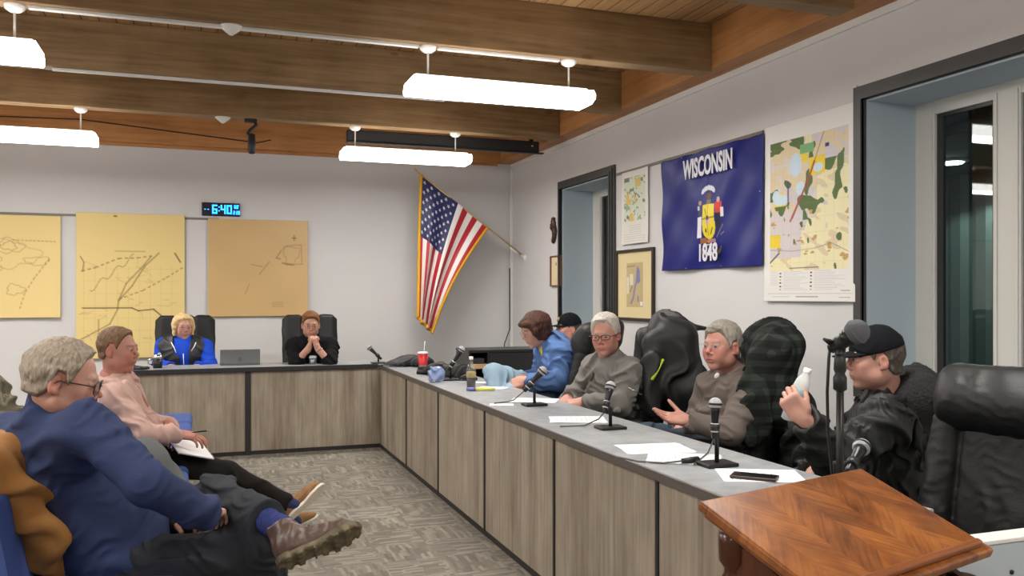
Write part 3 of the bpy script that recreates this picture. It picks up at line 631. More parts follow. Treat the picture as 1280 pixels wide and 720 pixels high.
rect(im, .2, .26, .42, .5, srgb(222, 214, 190)); rect(im, .02, .32, .16, .7, srgb(222, 214, 190)); rect(im, .84, .88, .98, .97, srgb(230, 230, 225)); pline(im, [(.05, .08), (.5, .07)], 1., (*srgb(110, 96, 70), .8)); pline(im, [(.22, .65), (.35, .52)], 1.5, (*srgb(110, 120, 90), .9))
framed(770, 315, 403, 817, 307, 399, im, .028, 'dark framed map of a purple lake in a cream mount', 'framed_map', 'picture', mat('espresso_frame', srgb(44, 34, 28), .35), mat('cream_board', srgb(226, 208, 160), .7), (.155, .2, .0))
im = base(20, 40, (225, 205, 170)); rect(im, .4, .15, .6, .28, srgb(130, 100, 80))
framed(688, 320, 358, 701, 319, 358, im, .014, 'small framed certificate under the dark carving by the far window', 'framed_certificate', 'picture', mat('bronze_frame', srgb(110, 78, 54), .4), mat('certificate_paper', srgb(226, 206, 170), .7), (.06, .13, .0))
# carved ornament
p = onX(694, 289, XW); F = Field(.006); M_carv = mat('dark_carved_wood', srgb(62, 34, 24), .45)
for dy, dz, ry, rz in ((0, .09, .035, .045), (.01, .13, .02, .025), (0, .03, .045, .05), (-.015, -.05, .035, .06), (.01, -.1, .028, .04), (.045, .05, .018, .04), (-.04, -.0, .018, .045)): F.ell((XW - .02, p.y + dy, p.z + dz), (.022, ry, rz), k=.02)
tag(obj('wall_carving', F.mesh('c', creases(.006, .035, 4)), M_carv), 'small dark brown wood carving on the wall beside the far window', 'carving')
# Wisconsin flag
Bl = (20, 28, 112); im = base(254, 170, Bl); h, w, _ = im.shape
YY, XX = np.mgrid[0:h, 0:w]; X_, Y_ = XX / w, YY / h
def E(cx, cy, rx, ry, c, cond=None):
    m_ = ((X_ - cx) / rx) ** 2 + ((Y_ - cy) / ry) ** 2 < 1
    if cond is not None: m_ &= cond
    im[m_] = srgb(*c)
def Q(x0, y0, x1, y1, c): rect(im, x0, y0, x1, y1, srgb(*c))
cx_ = .525
E(cx_, .83, .105, .07, (120, 110, 70)); E(cx_, .8, .1, .06, Bl)   # garland
E(cx_ - .02, .355, .066, .05, (215, 218, 226), Y_ < .365); E(cx_ - .02, .375, .05, .03, Bl); Q(cx_ - .035, .375, cx_ + .012, .46, (88, 66, 46))
E(cx_ - .01, .40, .025, .035, (90, 66, 48)); Q(cx_ - .03, .43, cx_ + .02, .47, (120, 110, 90))
Q(cx_ - .072, .47, cx_ + .055, .64, (226, 206, 50)); E(cx_ - .008, .64, .064, .11, (226, 206, 50), Y_ > .6); E(cx_ - .01, .6, .026, .035, (216, 170, 170)); E(cx_ - .01, .575, .014, .02, (50, 40, 40)); pline(im, [(cx_ - .05, .5), (cx_ - .03, .56)], .8, (*srgb(90, 80, 40), 1)); pline(im, [(cx_ + .03, .66), (cx_ + .01, .71)], .9, (*srgb(80, 60, 40), 1)); E(cx_ - .035, .68, .008, .02, (110, 80, 40)); pline(im, [(cx_ - .01, .47), (cx_ - .01, .72)], .5, (*srgb(120, 110, 40), 1)); pline(im, [(cx_ - .07, .58), (cx_ - .03, .575)], .8, (*srgb(60, 60, 40), 1)); pline(im, [(cx_ + .01, .575), (cx_ + .05, .57)], .8, (*srgb(60, 60, 40), 1))
E(cx_ - .1, .44, .014, .022, (170, 140, 120)); Q(cx_ - .116, .46, cx_ - .082, .56, (60, 66, 90)); Q(cx_ - .125, .56, cx_ - .08, .74, (222, 222, 228)); Q(cx_ - .12, .47, cx_ - .1, .5, (200, 200, 206))
E(cx_ + .085, .43, .014, .024, (190, 160, 150)); Q(cx_ + .065, .455, cx_ + .118, .545, (204, 60, 46)); Q(cx_ + .108, .5, cx_ + .13, .58, (220, 216, 216)); Q(cx_ + .07, .545, cx_ + .108, .68, (36, 36, 60)); pline(im, [(cx_ + .06, .74), (cx_ + .12, .64)], .7, (*srgb(130, 130, 140), 1)); pline(im, [(cx_ + .1, .72), (cx_ + .13, .7)], .7, (*srgb(130, 130, 140), 1))
Q(cx_ - .09, .745, cx_ - .03, .79, (150, 96, 60)); Q(cx_ - .02, .755, cx_ + .05, .785, (170, 130, 120)); E(cx_ - .02, .77, .014, .014, (220, 130, 40)); Q(cx_ - .06, .795, cx_ + .05, .81, (200, 196, 170))
pf = onX(829, 205, XW - .02); pf2 = onX(956, 163, XW - .02); pb_ = onX(832, 340, XW - .02); pb2 = onX(956, 330, XW - .02)
zt = (pf.z + pf2.z) / 2; zb = (pb_.z + pb2.z) / 2; y0, y1 = pf.y, pf2.y
def wis(u, v): return (XW - .035) - .014 * np.sin(2.2 * PI * (u * 1.3 + v * .9)) * v - .007 * np.sin(9 * (u * 1.2 - v) + 1) * (1 - v * .3) - .004 * np.sin(23 * u + 14 * v), y0 + (y1 - y0) * u - .012 * np.sin(v * PI) * (u < .5), zt + (zb - zt) * v - .012 * np.sin(PI * 4 * u) ** 2 * (1 - v)
M_satin = mat('flag_satin', (1, 1, 1), .42, attr=True, spec=.25)
t = thing('state_flag', 'blue Wisconsin state flag with white lettering pinned to the right wall', 'flag')
sheet('flag_cloth', wis, w, h, im, M_satin, t, thick=.0015)
M_wt = mat('flag_letter_white', srgb(222, 222, 230), .5)
RX = Matrix(((0, 0, -1, 0), (-1, 0, 0, 0), (0, 1, 0, 0), (0, 0, 0, 1)))   # text faces -X
Wf, Hf = y0 - y1, zt - zb
text('WISCONSIN', .205, Matrix.Translation((XW - .066, y0 - Wf * .53, zt - Hf * .15)) @ RX, M_wt, 'lettering', t, .002, .006, .60)
text('1848', .185, Matrix.Translation((XW - .066, y0 - Wf * .535, zt - Hf * .875)) @ RX, M_wt, 'lettering', t, .002, .0045, .74)
for u, v in ((.02, .01), (.25, .02), (.65, .0), (.98, .01), (.99, .44), (.3, .99), (.65, .985)):
    MB().lathe([(.007, 0), (.005, .004)], 8, Matrix.Translation((XW - .05, y0 - Wf * u, zt - Hf * v)) @ Matrix.Rotation(-PI / 2, 4, 'Y')).build('pin', M_chrome, t)
# US flag on its pole
YFg = 9.62
br = onX(655, 321, XW); tip = onY(521, 214, YFg); s1 = onY(610, 284, YFg + .1)
t = thing('american_flag', 'American flag with gold fringe hanging from an angled pole in the far corner', 'flag')
M_pole = mat('pole_wood', srgb(196, 160, 104), .4); M_gold = mat('gold_fringe', srgb(224, 168, 32), .6, bump=(300, .6))
hold = onX(652, 319, XW - .05)
pl = MB().tube([Vector((XW - .06, hold.y - .02, hold.z + .01)), tip], .0095, 10).build('pole', M_pole, t)
d = (tip - Vector((XW - .06, hold.y, hold.z))).normalized()
MB().lathe([(.0, .0), (.013, .004), (.016, .02), (.004, .05)], 12, Matrix.Translation(tip) @ d.to_track_quat('Z', 'Y').to_matrix().to_4x4()).build('finial', M_pole, pl)
bk = MB(); bk.tube([Vector((XW - .07, hold.y, hold.z + .005)), Vector((XW - .07, hold.y, hold.z + .005)) + d * .16], .019, 12); bk.lathe([(.045, 0), (.045, .012), (.02, .03)], 16, Matrix.Translation((XW, hold.y, hold.z - .03)) @ Matrix.Rotation(-PI / 2, 4, 'Y')); bk.tube([(XW - .01, hold.y, hold.z - .03), (XW - .075, hold.y, hold.z + .01)], .014, 10)
bk.build('wall_bracket', M_white, t)
w, h = 230, 380; im = np.zeros((h, w, 3)); vv, uu = np.mgrid[0:h, 0:w]; s_ = uu / (w - 1); t_ = vv / (h - 1)
RD, WH, NB = np.array(srgb(178, 30, 46)), np.array(srgb(232, 228, 224)), np.array(srgb(30, 36, 88))
k = np.floor(s_ * 13).astype(int) % 2; im[:] = np.where((k == 0)[..., None], RD, WH); cn = (s_ < 7 / 13) & (t_ < .42); im[cn] = NB
for r in range(9):
    for c in range(6 if r % 2 == 0 else 5):
        sc = (r + 1) / 10 * 7 / 13; tc = (c * 2 + (1 if r % 2 == 0 else 2)) / 12 * .42
        ang = np.arctan2((t_ - tc) * 1.6, (s_ - sc)); rad = np.hypot((t_ - tc) * 1.6, s_ - sc); im[rad < .021 * (.62 + .38 * np.cos(5 * ang))] = WH
a0 = tip + (s1 - tip) * .06; a1 = s1; low0 = onY(523, 398, YFg - .02); low1 = onY(541, 416, YFg + .05)
fl = []
def usf(u, v):
    X0 = [a0[i] + (a1[i] - a0[i]) * u for i in range(3)]; X1 = [low0[i] + (low1[i] - low0[i]) * u for i in range(3)]
    bow = .10 * np.sin(PI * np.clip(v, 0, 1)) * u ** 3
    x = X0[0] + (X1[0] - X0[0]) * v - bow * 0.3 + .022 * v * np.sin(u * 2.6 * 2 * PI + .5) * v; z = X0[2] + (X1[2] - X0[2]) * (v) + .0 * u
    y = X0[1] + (X1[1] - X0[1]) * v + .085 * v * np.sin(u * 2.6 * 2 * PI + 1.2) * np.clip(1.3 - u * .5, 0, 1) + .012 * np.sin(9 * u + 5 * v)
    x = x - .14 * u * v * (1 - v) * 1.6
    return x, y, z
cl = sheet('flag_cloth', usf, w, h, im, mat('flag_nylon', (1, 1, 1), .55, attr=True), t, thick=.002)
def frp(u, v): x, y, z = usf(np.array([u]), np.array([v])); return Vector((x[0], y[0], z[0]))
fr = MB()
for path in ([frp(1, q) for q in np.linspace(0, 1, 40)], [frp(q, 1) for q in np.linspace(0, 1, 60)], [frp(0, q) for q in np.linspace(0, 1, 40)]): fr.tube(path, [.018] * len(path), 6)
fr.build('fringe', M_gold, t)
# ================================================================== furniture
ZD = .77
def f_greywood(ax):
    def f(nt):
        n = N(nt); x, y, z = n.xyz(); a = x if ax == 'x' else y; o = y if ax == 'x' else x
        g = n.noise(n.vec(n.math('MULTIPLY', a, 26), o, n.math('MULTIPLY', z, 1.3)), 1.5, 6, .6); col_ = n.white(n.vec(n.math('FLOOR', n.math('DIVIDE', a, .105)), 3, 1))
        blot = n.noise(n.vec(n.math('MULTIPLY', a, 5), o, n.math('MULTIPLY', z, 2)), 1.5, 4)
        f = n.math('ADD', n.math('MULTIPLY', g, .5), n.math('ADD', n.math('MULTIPLY', col_, .16), n.math('MULTIPLY', blot, .36)))
        return n.ramp(f, [(.32, srgb(122, 108, 94)), (.5, srgb(152, 140, 124)), (.64, srgb(172, 161, 145)), (.8, srgb(186, 177, 162))]), g
    return nodes_mat('weathered_wood_' + ax, f, .6, .3)
M_gwx, M_gwy = f_greywood('x'), f_greywood('y')
def f_lam(nt):
    n = N(nt); x, y, z = n.xyz(); a = n.noise(n.vec(x, y, z), 14, 6, .65); b = n.noise(n.vec(x, y, z), 3, 3)
    return n.ramp(n.math('ADD', n.math('MULTIPLY', a, .6), n.math('MULTIPLY', b, .4)), [(.35, srgb(128, 131, 134)), (.65, srgb(162, 165, 167))])
M_lam = nodes_mat('grey_slate_laminate', f_lam, .38, .45)
M_edge = mat('charcoal_edge', srgb(38, 36, 36), .5); M_edge2 = mat('bronze_grey_edge', srgb(92, 86, 80), .45)
XD, YD = 1.56, 7.94; XDB = 2.04; YE = 1.98
seams_y = [onX(px, 550, XD).y for px in (508, 548, 606, 693, 822)]
seamx = onY(310, 500, YD).x; XE = seamx - 1.17
t = thing('council_desk', 'long council desk wing with pale weathered wood panels running along the window side', 'desk', (XD, YE, 0))
def loc(t, m): return m
def part(mb, name, m_, t):
    M_ = Matrix.Translation(-t.location); mb.v = [tuple(M_ @ Vector(v)) for v in mb.v]; return mb.build(name, m_, t)
top = MB(); top.rbox(XD - .015, XDB, YE, YD + .5, ZD - .03, ZD, .003); part(top, 'worktop', M_lam, t)
part(MB().rbox(XD - .024, XD - .012, YE, YD - .02, ZD - .034, ZD + .001, .003), 'edge_band', M_edge2, t)
edges = [YD] + seams_y + [YE + .02]
for a, b in zip(edges, edges[1:]): part(MB().rbox(XD, XD + .02, b + .011, a - .011, .035, ZD - .04, .002), 'front_panel', M_gwy, t)
for e in edges[1:-1]: part(MB().rbox(XD - .006, XD + .022, e - .011, e + .011, .03, ZD - .034, .002), 'seam_strip', M_edge, t); part(MB().rbox(XD + .03, XDB - .06, e - .012, e + .012, 0.03, ZD - .031, .002), 'support_panel', M_edge, t)
part(MB().box(XD + .001, XD + .03, YE, YD, .0, .034), 'plinth', M_edge, t); part(MB().rbox(XD, XDB - .05, YE, YE + .02, 0, ZD - .031, .002), 'end_panel', M_gwy, t)
t = thing('council_desk', 'shorter council desk wing with two wide wood panels in front of the yellow maps', 'desk', (XE, YD, 0))
part(MB().rbox(XE, XD - .016, YD - .015, YD + .5, ZD - .03, ZD, .003), 'worktop', M_lam, t)
part(MB().rbox(XE - .005, XD - .026, YD - .03, YD - .016, ZD - .036, ZD + .004, .003), 'edge_band', M_edge, t)
for a, b in ((XE, seamx), (seamx, XD - .01)): part(MB().rbox(a + .024, b - .024 + (.045 if b > 1 else 0), YD, YD + .02, .035, ZD - .04, .002), 'front_panel', M_gwx, t); part(MB().box(a - .0, a + .02, YD + .03, YD + .45, 0, ZD - .031), 'support_panel', M_edge, t)
part(MB().rbox(seamx - .024, seamx + .024, YD - .008, YD + .022, .0, ZD - .036, .002), 'seam_strip', M_edge, t); part(MB().rbox(XE, XE + .024, YD - .008, YD + .022, .0, ZD - .036, .002), 'seam_strip', M_edge, t)
part(MB().box(XE, XD - .001, YD + .001, YD + .03, 0, .034), 'plinth', M_edge, t)
# pale end panel near the viewer
M_pale = mat('pale_grey_panel', srgb(176, 186, 192), .45)
pt = onY(1255, 673, 1.66); t = thing('low_partition', 'pale grey low panel with a black screw at the bottom right corner', 'panel', (1.62, 1.66, 0))
zt = pt.z; part(MB().rbox(1.62, 3.62, 1.66, 1.69, .02, zt - .012, .002), 'panel_board', M_pale, t); part(MB().rbox(1.615, 3.63, 1.655, 1.72, zt - .012, zt, .003), 'cap_strip', M_white, t)
s = onY(1264, 715, 1.66); part(MB().lathe([(.006, 0), (.006, .004), (.002, .005)], 10, Matrix.Translation((s.x, 1.66, s.z)) @ Matrix.Rotation(PI / 2, 4, 'X')), 'screw', M_black, t)
for x in (1.7, 3.5): part(MB().rbox(x, x + .05, 1.69, 1.80, 0, .3, .003), 'foot', M_pale, t)
# ------------------------------------------------------------------ lectern
def f_parq(nt):
    n = N(nt); x, y, z = n.xyz(); c = .14
    def rot(a, b, s): return n.math('ADD', n.math('MULTIPLY', a, .7071), n.math('MULTIPLY', b, .7071 * s))
    # chevron veneer: strips running at +-45 degrees in alternate bands
    band = n.math('MODULO', n.math('ABSOLUTE', n.math('FLOOR', n.math('DIVIDE', n.math('ADD', x, 10), .095))), 2)
    u = n.math('ADD', n.math('MULTIPLY', rot(x, y, 1), n.math('SUBTRACT', 1, band)), n.math('MULTIPLY', rot(x, y, -1), band))
    v = n.math('ADD', n.math('MULTIPLY', rot(x, y, -1), n.math('SUBTRACT', 1, band)), n.math('MULTIPLY', rot(x, y, 1), band))
    w = n.white(n.vec(n.math('FLOOR', n.math('DIVIDE', v, .038)), band, n.math('FLOOR', n.math('DIVIDE', n.math('ADD', x, 10), .095))))
    g = n.noise(n.vec(n.math('MULTIPLY', u, 3), n.math('MULTIPLY', v, 40), 0), 3, 5)
    big = n.noise(n.vec(x, y, 0), 9, 3)
    f = n.math('ADD', n.math('ADD', n.math('MULTIPLY', w, .13), n.math('MULTIPLY', g, .40)), n.math('MULTIPLY', big, .45))
    return n.ramp(f, [(.34, srgb(92, 48, 16)), (.5, srgb(140, 80, 30)), (.62, srgb(168, 104, 46)), (.78, srgb(196, 134, 72))])
M_parq = nodes_mat('parquet_veneer', f_parq, .3, .5, .3)
M_walnut = wood('turned_walnut', [(.3, srgb(78, 40, 18)), (.5, srgb(116, 62, 28)), (.7, srgb(142, 82, 40))], 'x', knots=False, rough=.3, coat=.2)
M_walnutd = wood('dark_walnut', [(.3, srgb(50, 24, 12)), (.5, srgb(78, 38, 20)), (.7, srgb(100, 54, 28))], 'z', knots=False, rough=.3, coat=.2)
lx, ly, lz, la, lt, lw, ll = 1.28, 1.462, .92, .281, .374, .577, .339 / math.cos(.374) * math.cos(.374)
t = thing('lectern', 'wooden lectern with slanted parquet top and turned legs, nearest the viewer', 'lectern', (lx, ly, 0), la)
MT = Matrix.Translation((0, 0, lz)) @ Matrix.Rotation(lt, 4, 'X')
tp = MB(); tp.rbox(-lw / 2, lw / 2, -ll / 2, ll / 2, -.022, 0, .006, None, 3); o = tp.build('desk_top', M_parq, t); o.location = (0, 0, lz); o.rotation_euler = (lt, 0, 0)
o = MB().rbox(-lw / 2 + .012, lw / 2 - .012, -ll / 2 + .012, ll / 2 - .012, -.034, -.0215, .005).build('moulding', M_walnut, t); o.location = (0, 0, lz); o.rotation_euler = (lt, 0, 0)
o = MB().rbox(-lw / 2 + .03, lw / 2 - .03, -ll / 2 + .014, -ll / 2 + .032, 0, .016, .006, None, 3).build('book_ledge', M_walnut, t); o.location = (0, 0, lz); o.rotation_euler = (lt, 0, 0)
ap = MB(); hx, hy = lw / 2 - .055, ll / 2 - .055
ap.rbox(-hx, hx, -hy - .01, -hy + .01, .72, .80, .002); ap.rbox(-hx, hx, hy - .01, hy + .01, .74, .92, .002)
for s in (-1, 1): ap.prism([(-hy, .72), (hy, .74), (hy, .92), (-hy, .80)], s * hx - .01, s * hx + .01, 'x')
ap.build('apron', M_walnutd, t)
for sx in (-1, 1):
    for sy in (-1, 1):
        h = .80 if sy < 0 else .92
        pr = [(.018, 0), (.022, .02), (.03, .05), (.02, .075), (.016, .10), (.024, .2), (.027, .35), (.022, .5), (.018, .58), (.016, h - .20), (.024, h - .19), (.026, h - .175), (.018, h - .165), (.020, h - .15), (.027, h - .13), (.027, h - .10), (.019, h - .085), (.019, h - .075), (.03, h - .06), (.031, h - .02), (.03, h)]
        MB().lathe(pr, 20, Matrix.Translation((sx * hx, sy * hy, 0))).build('leg', M_walnutd, t)
st = MB(); st.rbox(-hx, hx, -.012, .012, .13, .16, .004)
for s in (-1, 1): st.rbox(s * hx - .012, s * hx + .012, -hy, hy, .13, .16, .004)
st.build('stretcher', M_walnutd, t)
# ------------------------------------------------------------------ microphones
M_foam = mat('foam_windscreen', srgb(112, 114, 120), .9, bump=(700, .8)); M_tapew = mat('white_tape', srgb(216, 216, 212), .6)
def mic_body(t, head, tail, rb=.0255, foam=False, tape=False):
    """handheld microphone from grille ball to cable end, children of t (local coordinates)"""
    d = (Vector(head) - Vector(tail)).normalized(); L = (Vector(head) - Vector(tail)).length; k = rb / .0255
    Mx = Matrix.Translation(tail) @ d.to_track_quat('Z', 'Y').to_matrix().to_4x4()
    b = MB().lathe([(.009, 0), (.011 * k, .004), (.0115 * k, .03), (.013 * k, L * .5), (.017 * k, L - .03 * k), (.0195 * k, L - .012 * k)], 18, Mx).build('microphone_handle', M_blackmetal, t)
    pr = [(.0195 * k, L - .014 * k)] + [(rb * math.cos(a), L + rb * math.sin(a)) for a in np.linspace(-.55, 1.45, 12)] + [(.001, L + rb)]
    MB().lathe(pr, 22, Mx).build('windscreen' if foam else 'grille', M_foam if foam else M_grille, t)
    MB().lathe([(rb * 1.03, L - .004), (rb * 1.05, L), (rb * 1.03, L + .004)], 22, Mx).build('grille_ring', M_blackmetal if not foam else M_foam, t)
    if tape: MB().lathe([(.0135 * k, L * .18), (.0145 * k, L * .2), (.016 * k, L * .42), (.015 * k, L * .44)], 18, Mx).build('tape', M_tapew, b)
    return b
M_cable = mat('grey_cable', srgb(96, 94, 92), .6)
def desk_mic(basep, head, tail, label, rb=.026, tape=False, cable=None):
    t = thing('desk_microphone', label, 'microphone', basep, group='microphones on the council desk'); B = Vector(basep)
    h = Vector(head) - B; tl = Vector(tail) - B
    MB().rbox(-.065, .065, -.05, .05, 0, .014, .005, None, 3).build('base', M_blackmetal, t)
    mid = tl.lerp(h, .3); MB().tube([(0, 0, .012), (0, 0, max(.04, mid.z - .02)), mid], [.0085, .0085, .010], 12).build('stand_pole', M_blackmetal, t)
    mic_body(t, h, tl, rb, tape=tape)
    d = (h - tl).normalized(); MB().tube([tl.lerp(h, .22), tl.lerp(h, .42)], [.018, .0185], 14).build('clip', M_black, t)
    if cable:
        pts = [tl] + [Vector(c) - B for c in cable]; MB().tube(pts, .0035, 6).build('cable', M_cable, t)
def dz(px, py, z=ZD): return onZ(px, py, z)
b = dz(668, 507); D = (b - Vector((0, 0, CAMZ))).dot(FW)
desk_mic(b, P(678, 464, D), P(655, 489, D), 'desk microphone with silver head in front of the person in the blue cardigan', .0285, True, [P(642, 500, D) , dz(635, 502, ZD + .006), dz(618, 504, ZD + .005)])
b = dz(763, 536); D = (b - Vector((0, 0, CAMZ))).dot(FW)
desk_mic(b, P(763, 483, D + .02), P(755, 516, D - .02), 'desk microphone in front of the person in the grey shirt and glasses', .0255, True, [dz(748, 524, ZD + .006), dz(730, 532, ZD + .005), dz(700, 533, ZD + .005)])
b = dz(896, 582); D = (b - Vector((0, 0, CAMZ))).dot(FW)
desk_mic(b, P(894, 505, D), P(893, 548, D - .01), 'upright desk microphone in front of the person with one open palm', .0245, True, [dz(885, 566, ZD + .008), dz(868, 580, ZD + .006)])
b = dz(1100, 668); D = (b - Vector((0, 0, CAMZ))).dot(FW)
hd = P(1077, 559, 2.55); b = Vector((1.80, 2.12, ZD))
desk_mic(b, hd, P(1060, 590, 2.45), 'desk microphone rising just behind the lectern top', .026, False)
b = dz(478, 457); D = (b - Vector((0, 0, CAMZ))).dot(FW) + .25; b = Vector((P(473, 400, D).x, P(473, 400, D).y, ZD))
desk_mic(b, P(462, 435, D), P(477, 449, D), 'small desk microphone on the corner of the desk beside the flag', .0255)
b = dz(572, 477); D = (b - Vector((0, 0, CAMZ))).dot(FW)
desk_mic(Vector((P(563, 470, D + .1).x, P(563, 470, D + .1).y, ZD)), P(577, 437, D + .1), P(560, 463, D + .1), 'desk microphone with white tape standing among the black bags', .027, True)
# tall stand behind the lectern
D = 2.2; bs = P(1050, 500, D); t = thing('microphone_stand', 'tall black microphone stand with grey foam microphone behind the lectern', 'microphone stand', (bs.x, bs.y, 0))
B = Vector((bs.x, bs.y, 0)); topz = P(1050, 462, D).z
MB().tube([(0, 0, .1), (0, 0, .75)], .0125, 12).build('lower_tube', M_blackmetal, t); MB().tube([(0, 0, .7), (0, 0, topz)], .0095, 12).build('pole', M_blackmetal, t)
MB().lathe([(.01, topz - .055), (.017, topz - .05), (.017, topz - .02), (.012, topz - .01), (.016, topz), (.014, topz + .03), (.008, topz + .04)], 14).build('clutch', M_black, t)
MB().lathe([(.02, .69), (.022, .7), (.022, .78), (.016, .80)], 14).build('clutch', M_black, t)
for k in range(3):
    a = k * 2 * PI / 3 + 3.6; c, s = math.cos(a), math.sin(a); MB().tube([(0.01 * c, .01 * s, .28), (.2 * c, .2 * s, .02)], .008, 8).build('leg', M_blackmetal, t)
hh = P(1071, 415, D - .02) - B; tt = P(1037, 437, D + .03) - B
mic_body(t, hh, tt, .032, foam=True)
MB().tube([(0, 0, topz + .02), (tt.lerp(hh, .4) - Vector((0, 0, .012)))], [.012, .014], 10).build('clip', M_black, t)
MB().tube([tt.lerp(hh, .15), tt.lerp(hh, .6)], [.019, .020], 14).build('clip_sleeve', M_black, t)
MB().tube([tt.lerp(hh, .12) + Vector((0, 0, .01)), P(1030, 424, D) - B], [.010, .004], 8).build('clip_lever', M_black, t)
MB().tube([tt, P(1036, 448, D + .02) - B, P(1034, 490, D + .02) - B, P(1035, 540, D + .03) - B, P(1040, 590, D + .02) - B, P(1046, 640, D + .02) - B, Vector((0.02, .02, .3)), Vector((.02, .05, .01))], .004, 8).build('cable', M_black, t)
# ------------------------------------------------------------------ leather chairs
M_leather = mat('black_leather', (.007, .007, .0075), .5, bump=(120, .10), spec=.4)
def exec_chair(style):
    t = thing('executive_chair', '', 'chair'); R = Matrix.Rotation(math.radians(9), 3, 'X'); piv = Vector((0, -.22, .5)); Rn = np.array(R)
    def q(x, y, z): return tuple(piv + R @ (Vector((x, y, z)) - piv))
    F = Field(.008)
    if style == 'roll':
        F.box(q(0, -.26, .79), (.165, .05, .27), Rn, .045, .004)
        for s in (-1, 1): F.cap(q(s * .212, -.205, .56), q(s * .205, -.225, 1.0), .066, .058, .003)
        o = obj('backrest', F.mesh('b', dsum(creases(.004, .10, 3), creases(.0015, .04, 9))), M_leather, t)
        F = Field(.008); F.box(q(0, -.235, 1.10), (.262, .072, .125), Rn, .07, .03); F.cap(q(-.16, -.20, 1.09), q(.16, -.20, 1.09), .07, .07, .06)
        obj('headrest', F.mesh('h', dsum(creases(.003, .12, 5, (1, 0, .3)), creases(.0015, .04, 6))), M_leather, t)
    else:
        for s in (-1, 0, 1): F.box(q(s * .165, -.255 + .012 * abs(s), .86), (.088, .045, .36), Rn, .038, .006)
        F.box(q(0, -.285, .86), (.262, .03, .345), Rn, .03, .01)
        for s in (-1, 1): F.cap(q(s * .245, -.24, .56), q(s * .25, -.25, 1.16), .03, .03, .02)
        obj('backrest', F.mesh('b', creases(.004, .12, 3)), M_leather, t)
    F = Field(.008); F.box((0, .03, .47), (.255, .25, .05), None, .045, .02); F.cap((-.2, .25, .46), (.2, .25, .46), .055, .055, .03)
    for s in (-1, 1): F.cap((s * .225, -.15, .49), (s * .225, .22, .49), .045, .045, .01)
    obj('seat', F.mesh('s', creases(.004, .12, 8)), M_leather, t)
    for s in (-1, 1):
        F = Field(.008); F.cap((s * .30, -.17, .665), (s * .30, .17, .675), .036, .038, .02, flat=((0, 0, 1), .7)); a = obj('armrest', F.mesh('a'), M_leather, t)
        MB().tube([(s * .27, -.1, .42), (s * .31, -.14, .45), (s * .315, -.17, .56), (s * .305, -.15, .65)], .014, 8).build('arm_bracket', M_black, a)
        MB().tube([(s * .27, .06, .42), (s * .312, .13, .45), (s * .316, .18, .55), (s * .305, .13, .65)], .014, 8).build('arm_bracket', M_black, a)
    MB().lathe([(.03, .1), (.03, .25), (.02, .25), (.02, .41), (.09, .415)], 16).build('gas_lift', M_blackmetal, t)
    for k in range(5):
        a = k * 2 * PI / 5 + .3; c, s = math.cos(a), math.sin(a); lg = MB().tube([(.02 * c, .02 * s, .13), (.17 * c, .17 * s, .11), (.30 * c, .30 * s, .085)], [.026, .022, .015], 8).build('leg', M_black, t)
        MB().lathe([(.005, -.012), (.03, -.012), (.032, 0), (.03, .012), (.005, .012)], 14, Matrix.Translation((.3 * c, .3 * s, .033)) @ Matrix.Rotation(a, 4, 'Z') @ Matrix.Rotation(PI / 2, 4, 'X')).build('caster', M_black, lg)
    return t
ch_roll = exec_chair('roll'); ch_plain = exec_chair('plain'); used = set()
def place_chair(src, x, y, deg, label, s=1):
    o = src if src.name not in used else copy_tree(src); used.add(src.name); o.location = (x, y, 0); o.rotation_euler = (0, 0, math.radians(deg)); o['label'] = label; o['group'] = 'black leather chairs around the council desk'; o.scale = (s, s, s); return o
place_chair(ch_roll, 2.26, 2.16, 96, 'large empty black leather armchair at the right edge behind the lectern', .955)
place_chair(ch_roll, 2.66, 3.15, 50, 'black leather chair holding the person with the water bottle', .89)
place_chair(ch_roll, 2.52, 3.95, 58, 'black leather chair with the dark green plaid jacket over its back')
place_chair(ch_roll, 2.36, 4.82, 66, 'black leather chair with the black coat draped over it')
place_chair(ch_roll, 2.24, 5.62, 62, 'black leather chair behind the person in the blue cardigan')
place_chair(ch_roll, 2.90, 6.62, 80, 'black leather chair of the person in the cap by the far window')
pw = onY(231, 450, 8.75); place_chair(ch_plain, pw.x, 8.82, 180, 'black leather chair holding the blonde person by the back wall')
pm = onY(390, 450, 8.75); place_chair(ch_plain, pm.x, 8.80, 176, 'black leather chair holding the person with clasped hands')
# blue audience chairs
M_bluefab = mat('blue_upholstery', srgb(66, 88, 150), .85, bump=(400, .3), var=(200, .06))
def audience_chair():
    t = thing('padded_chair', '', 'chair'); F = Field(.01); F.box((0, .0, .445), (.25, .24, .04), None, .035, .01); obj('seat', F.mesh('s'), M_bluefab, t)
    F = Field(.01); R = np.array(Matrix.Rotation(math.radians(10), 3, 'X')); F.box((0, -.265, .68), (.24, .032, .2), R, .03, .01); obj('backrest', F.mesh('b'), M_bluefab, t)
    for s in (-1, 1):
        MB().tube([(s * .235, .2, 0), (s * .235, .19, .41)], .011, 8).build('leg', M_blackmetal, t); MB().tube([(s * .235, -.28, 0), (s * .235, -.235, .42), (s * .235, -.31, .86)], .011, 8).build('leg', M_blackmetal, t)
    MB().tube([(-.235, .19, .395), (.235, .19, .395)], .010, 8).build('seat_rail', M_blackmetal, t)
    return t
ac = audience_chair()
ROWX = -.30
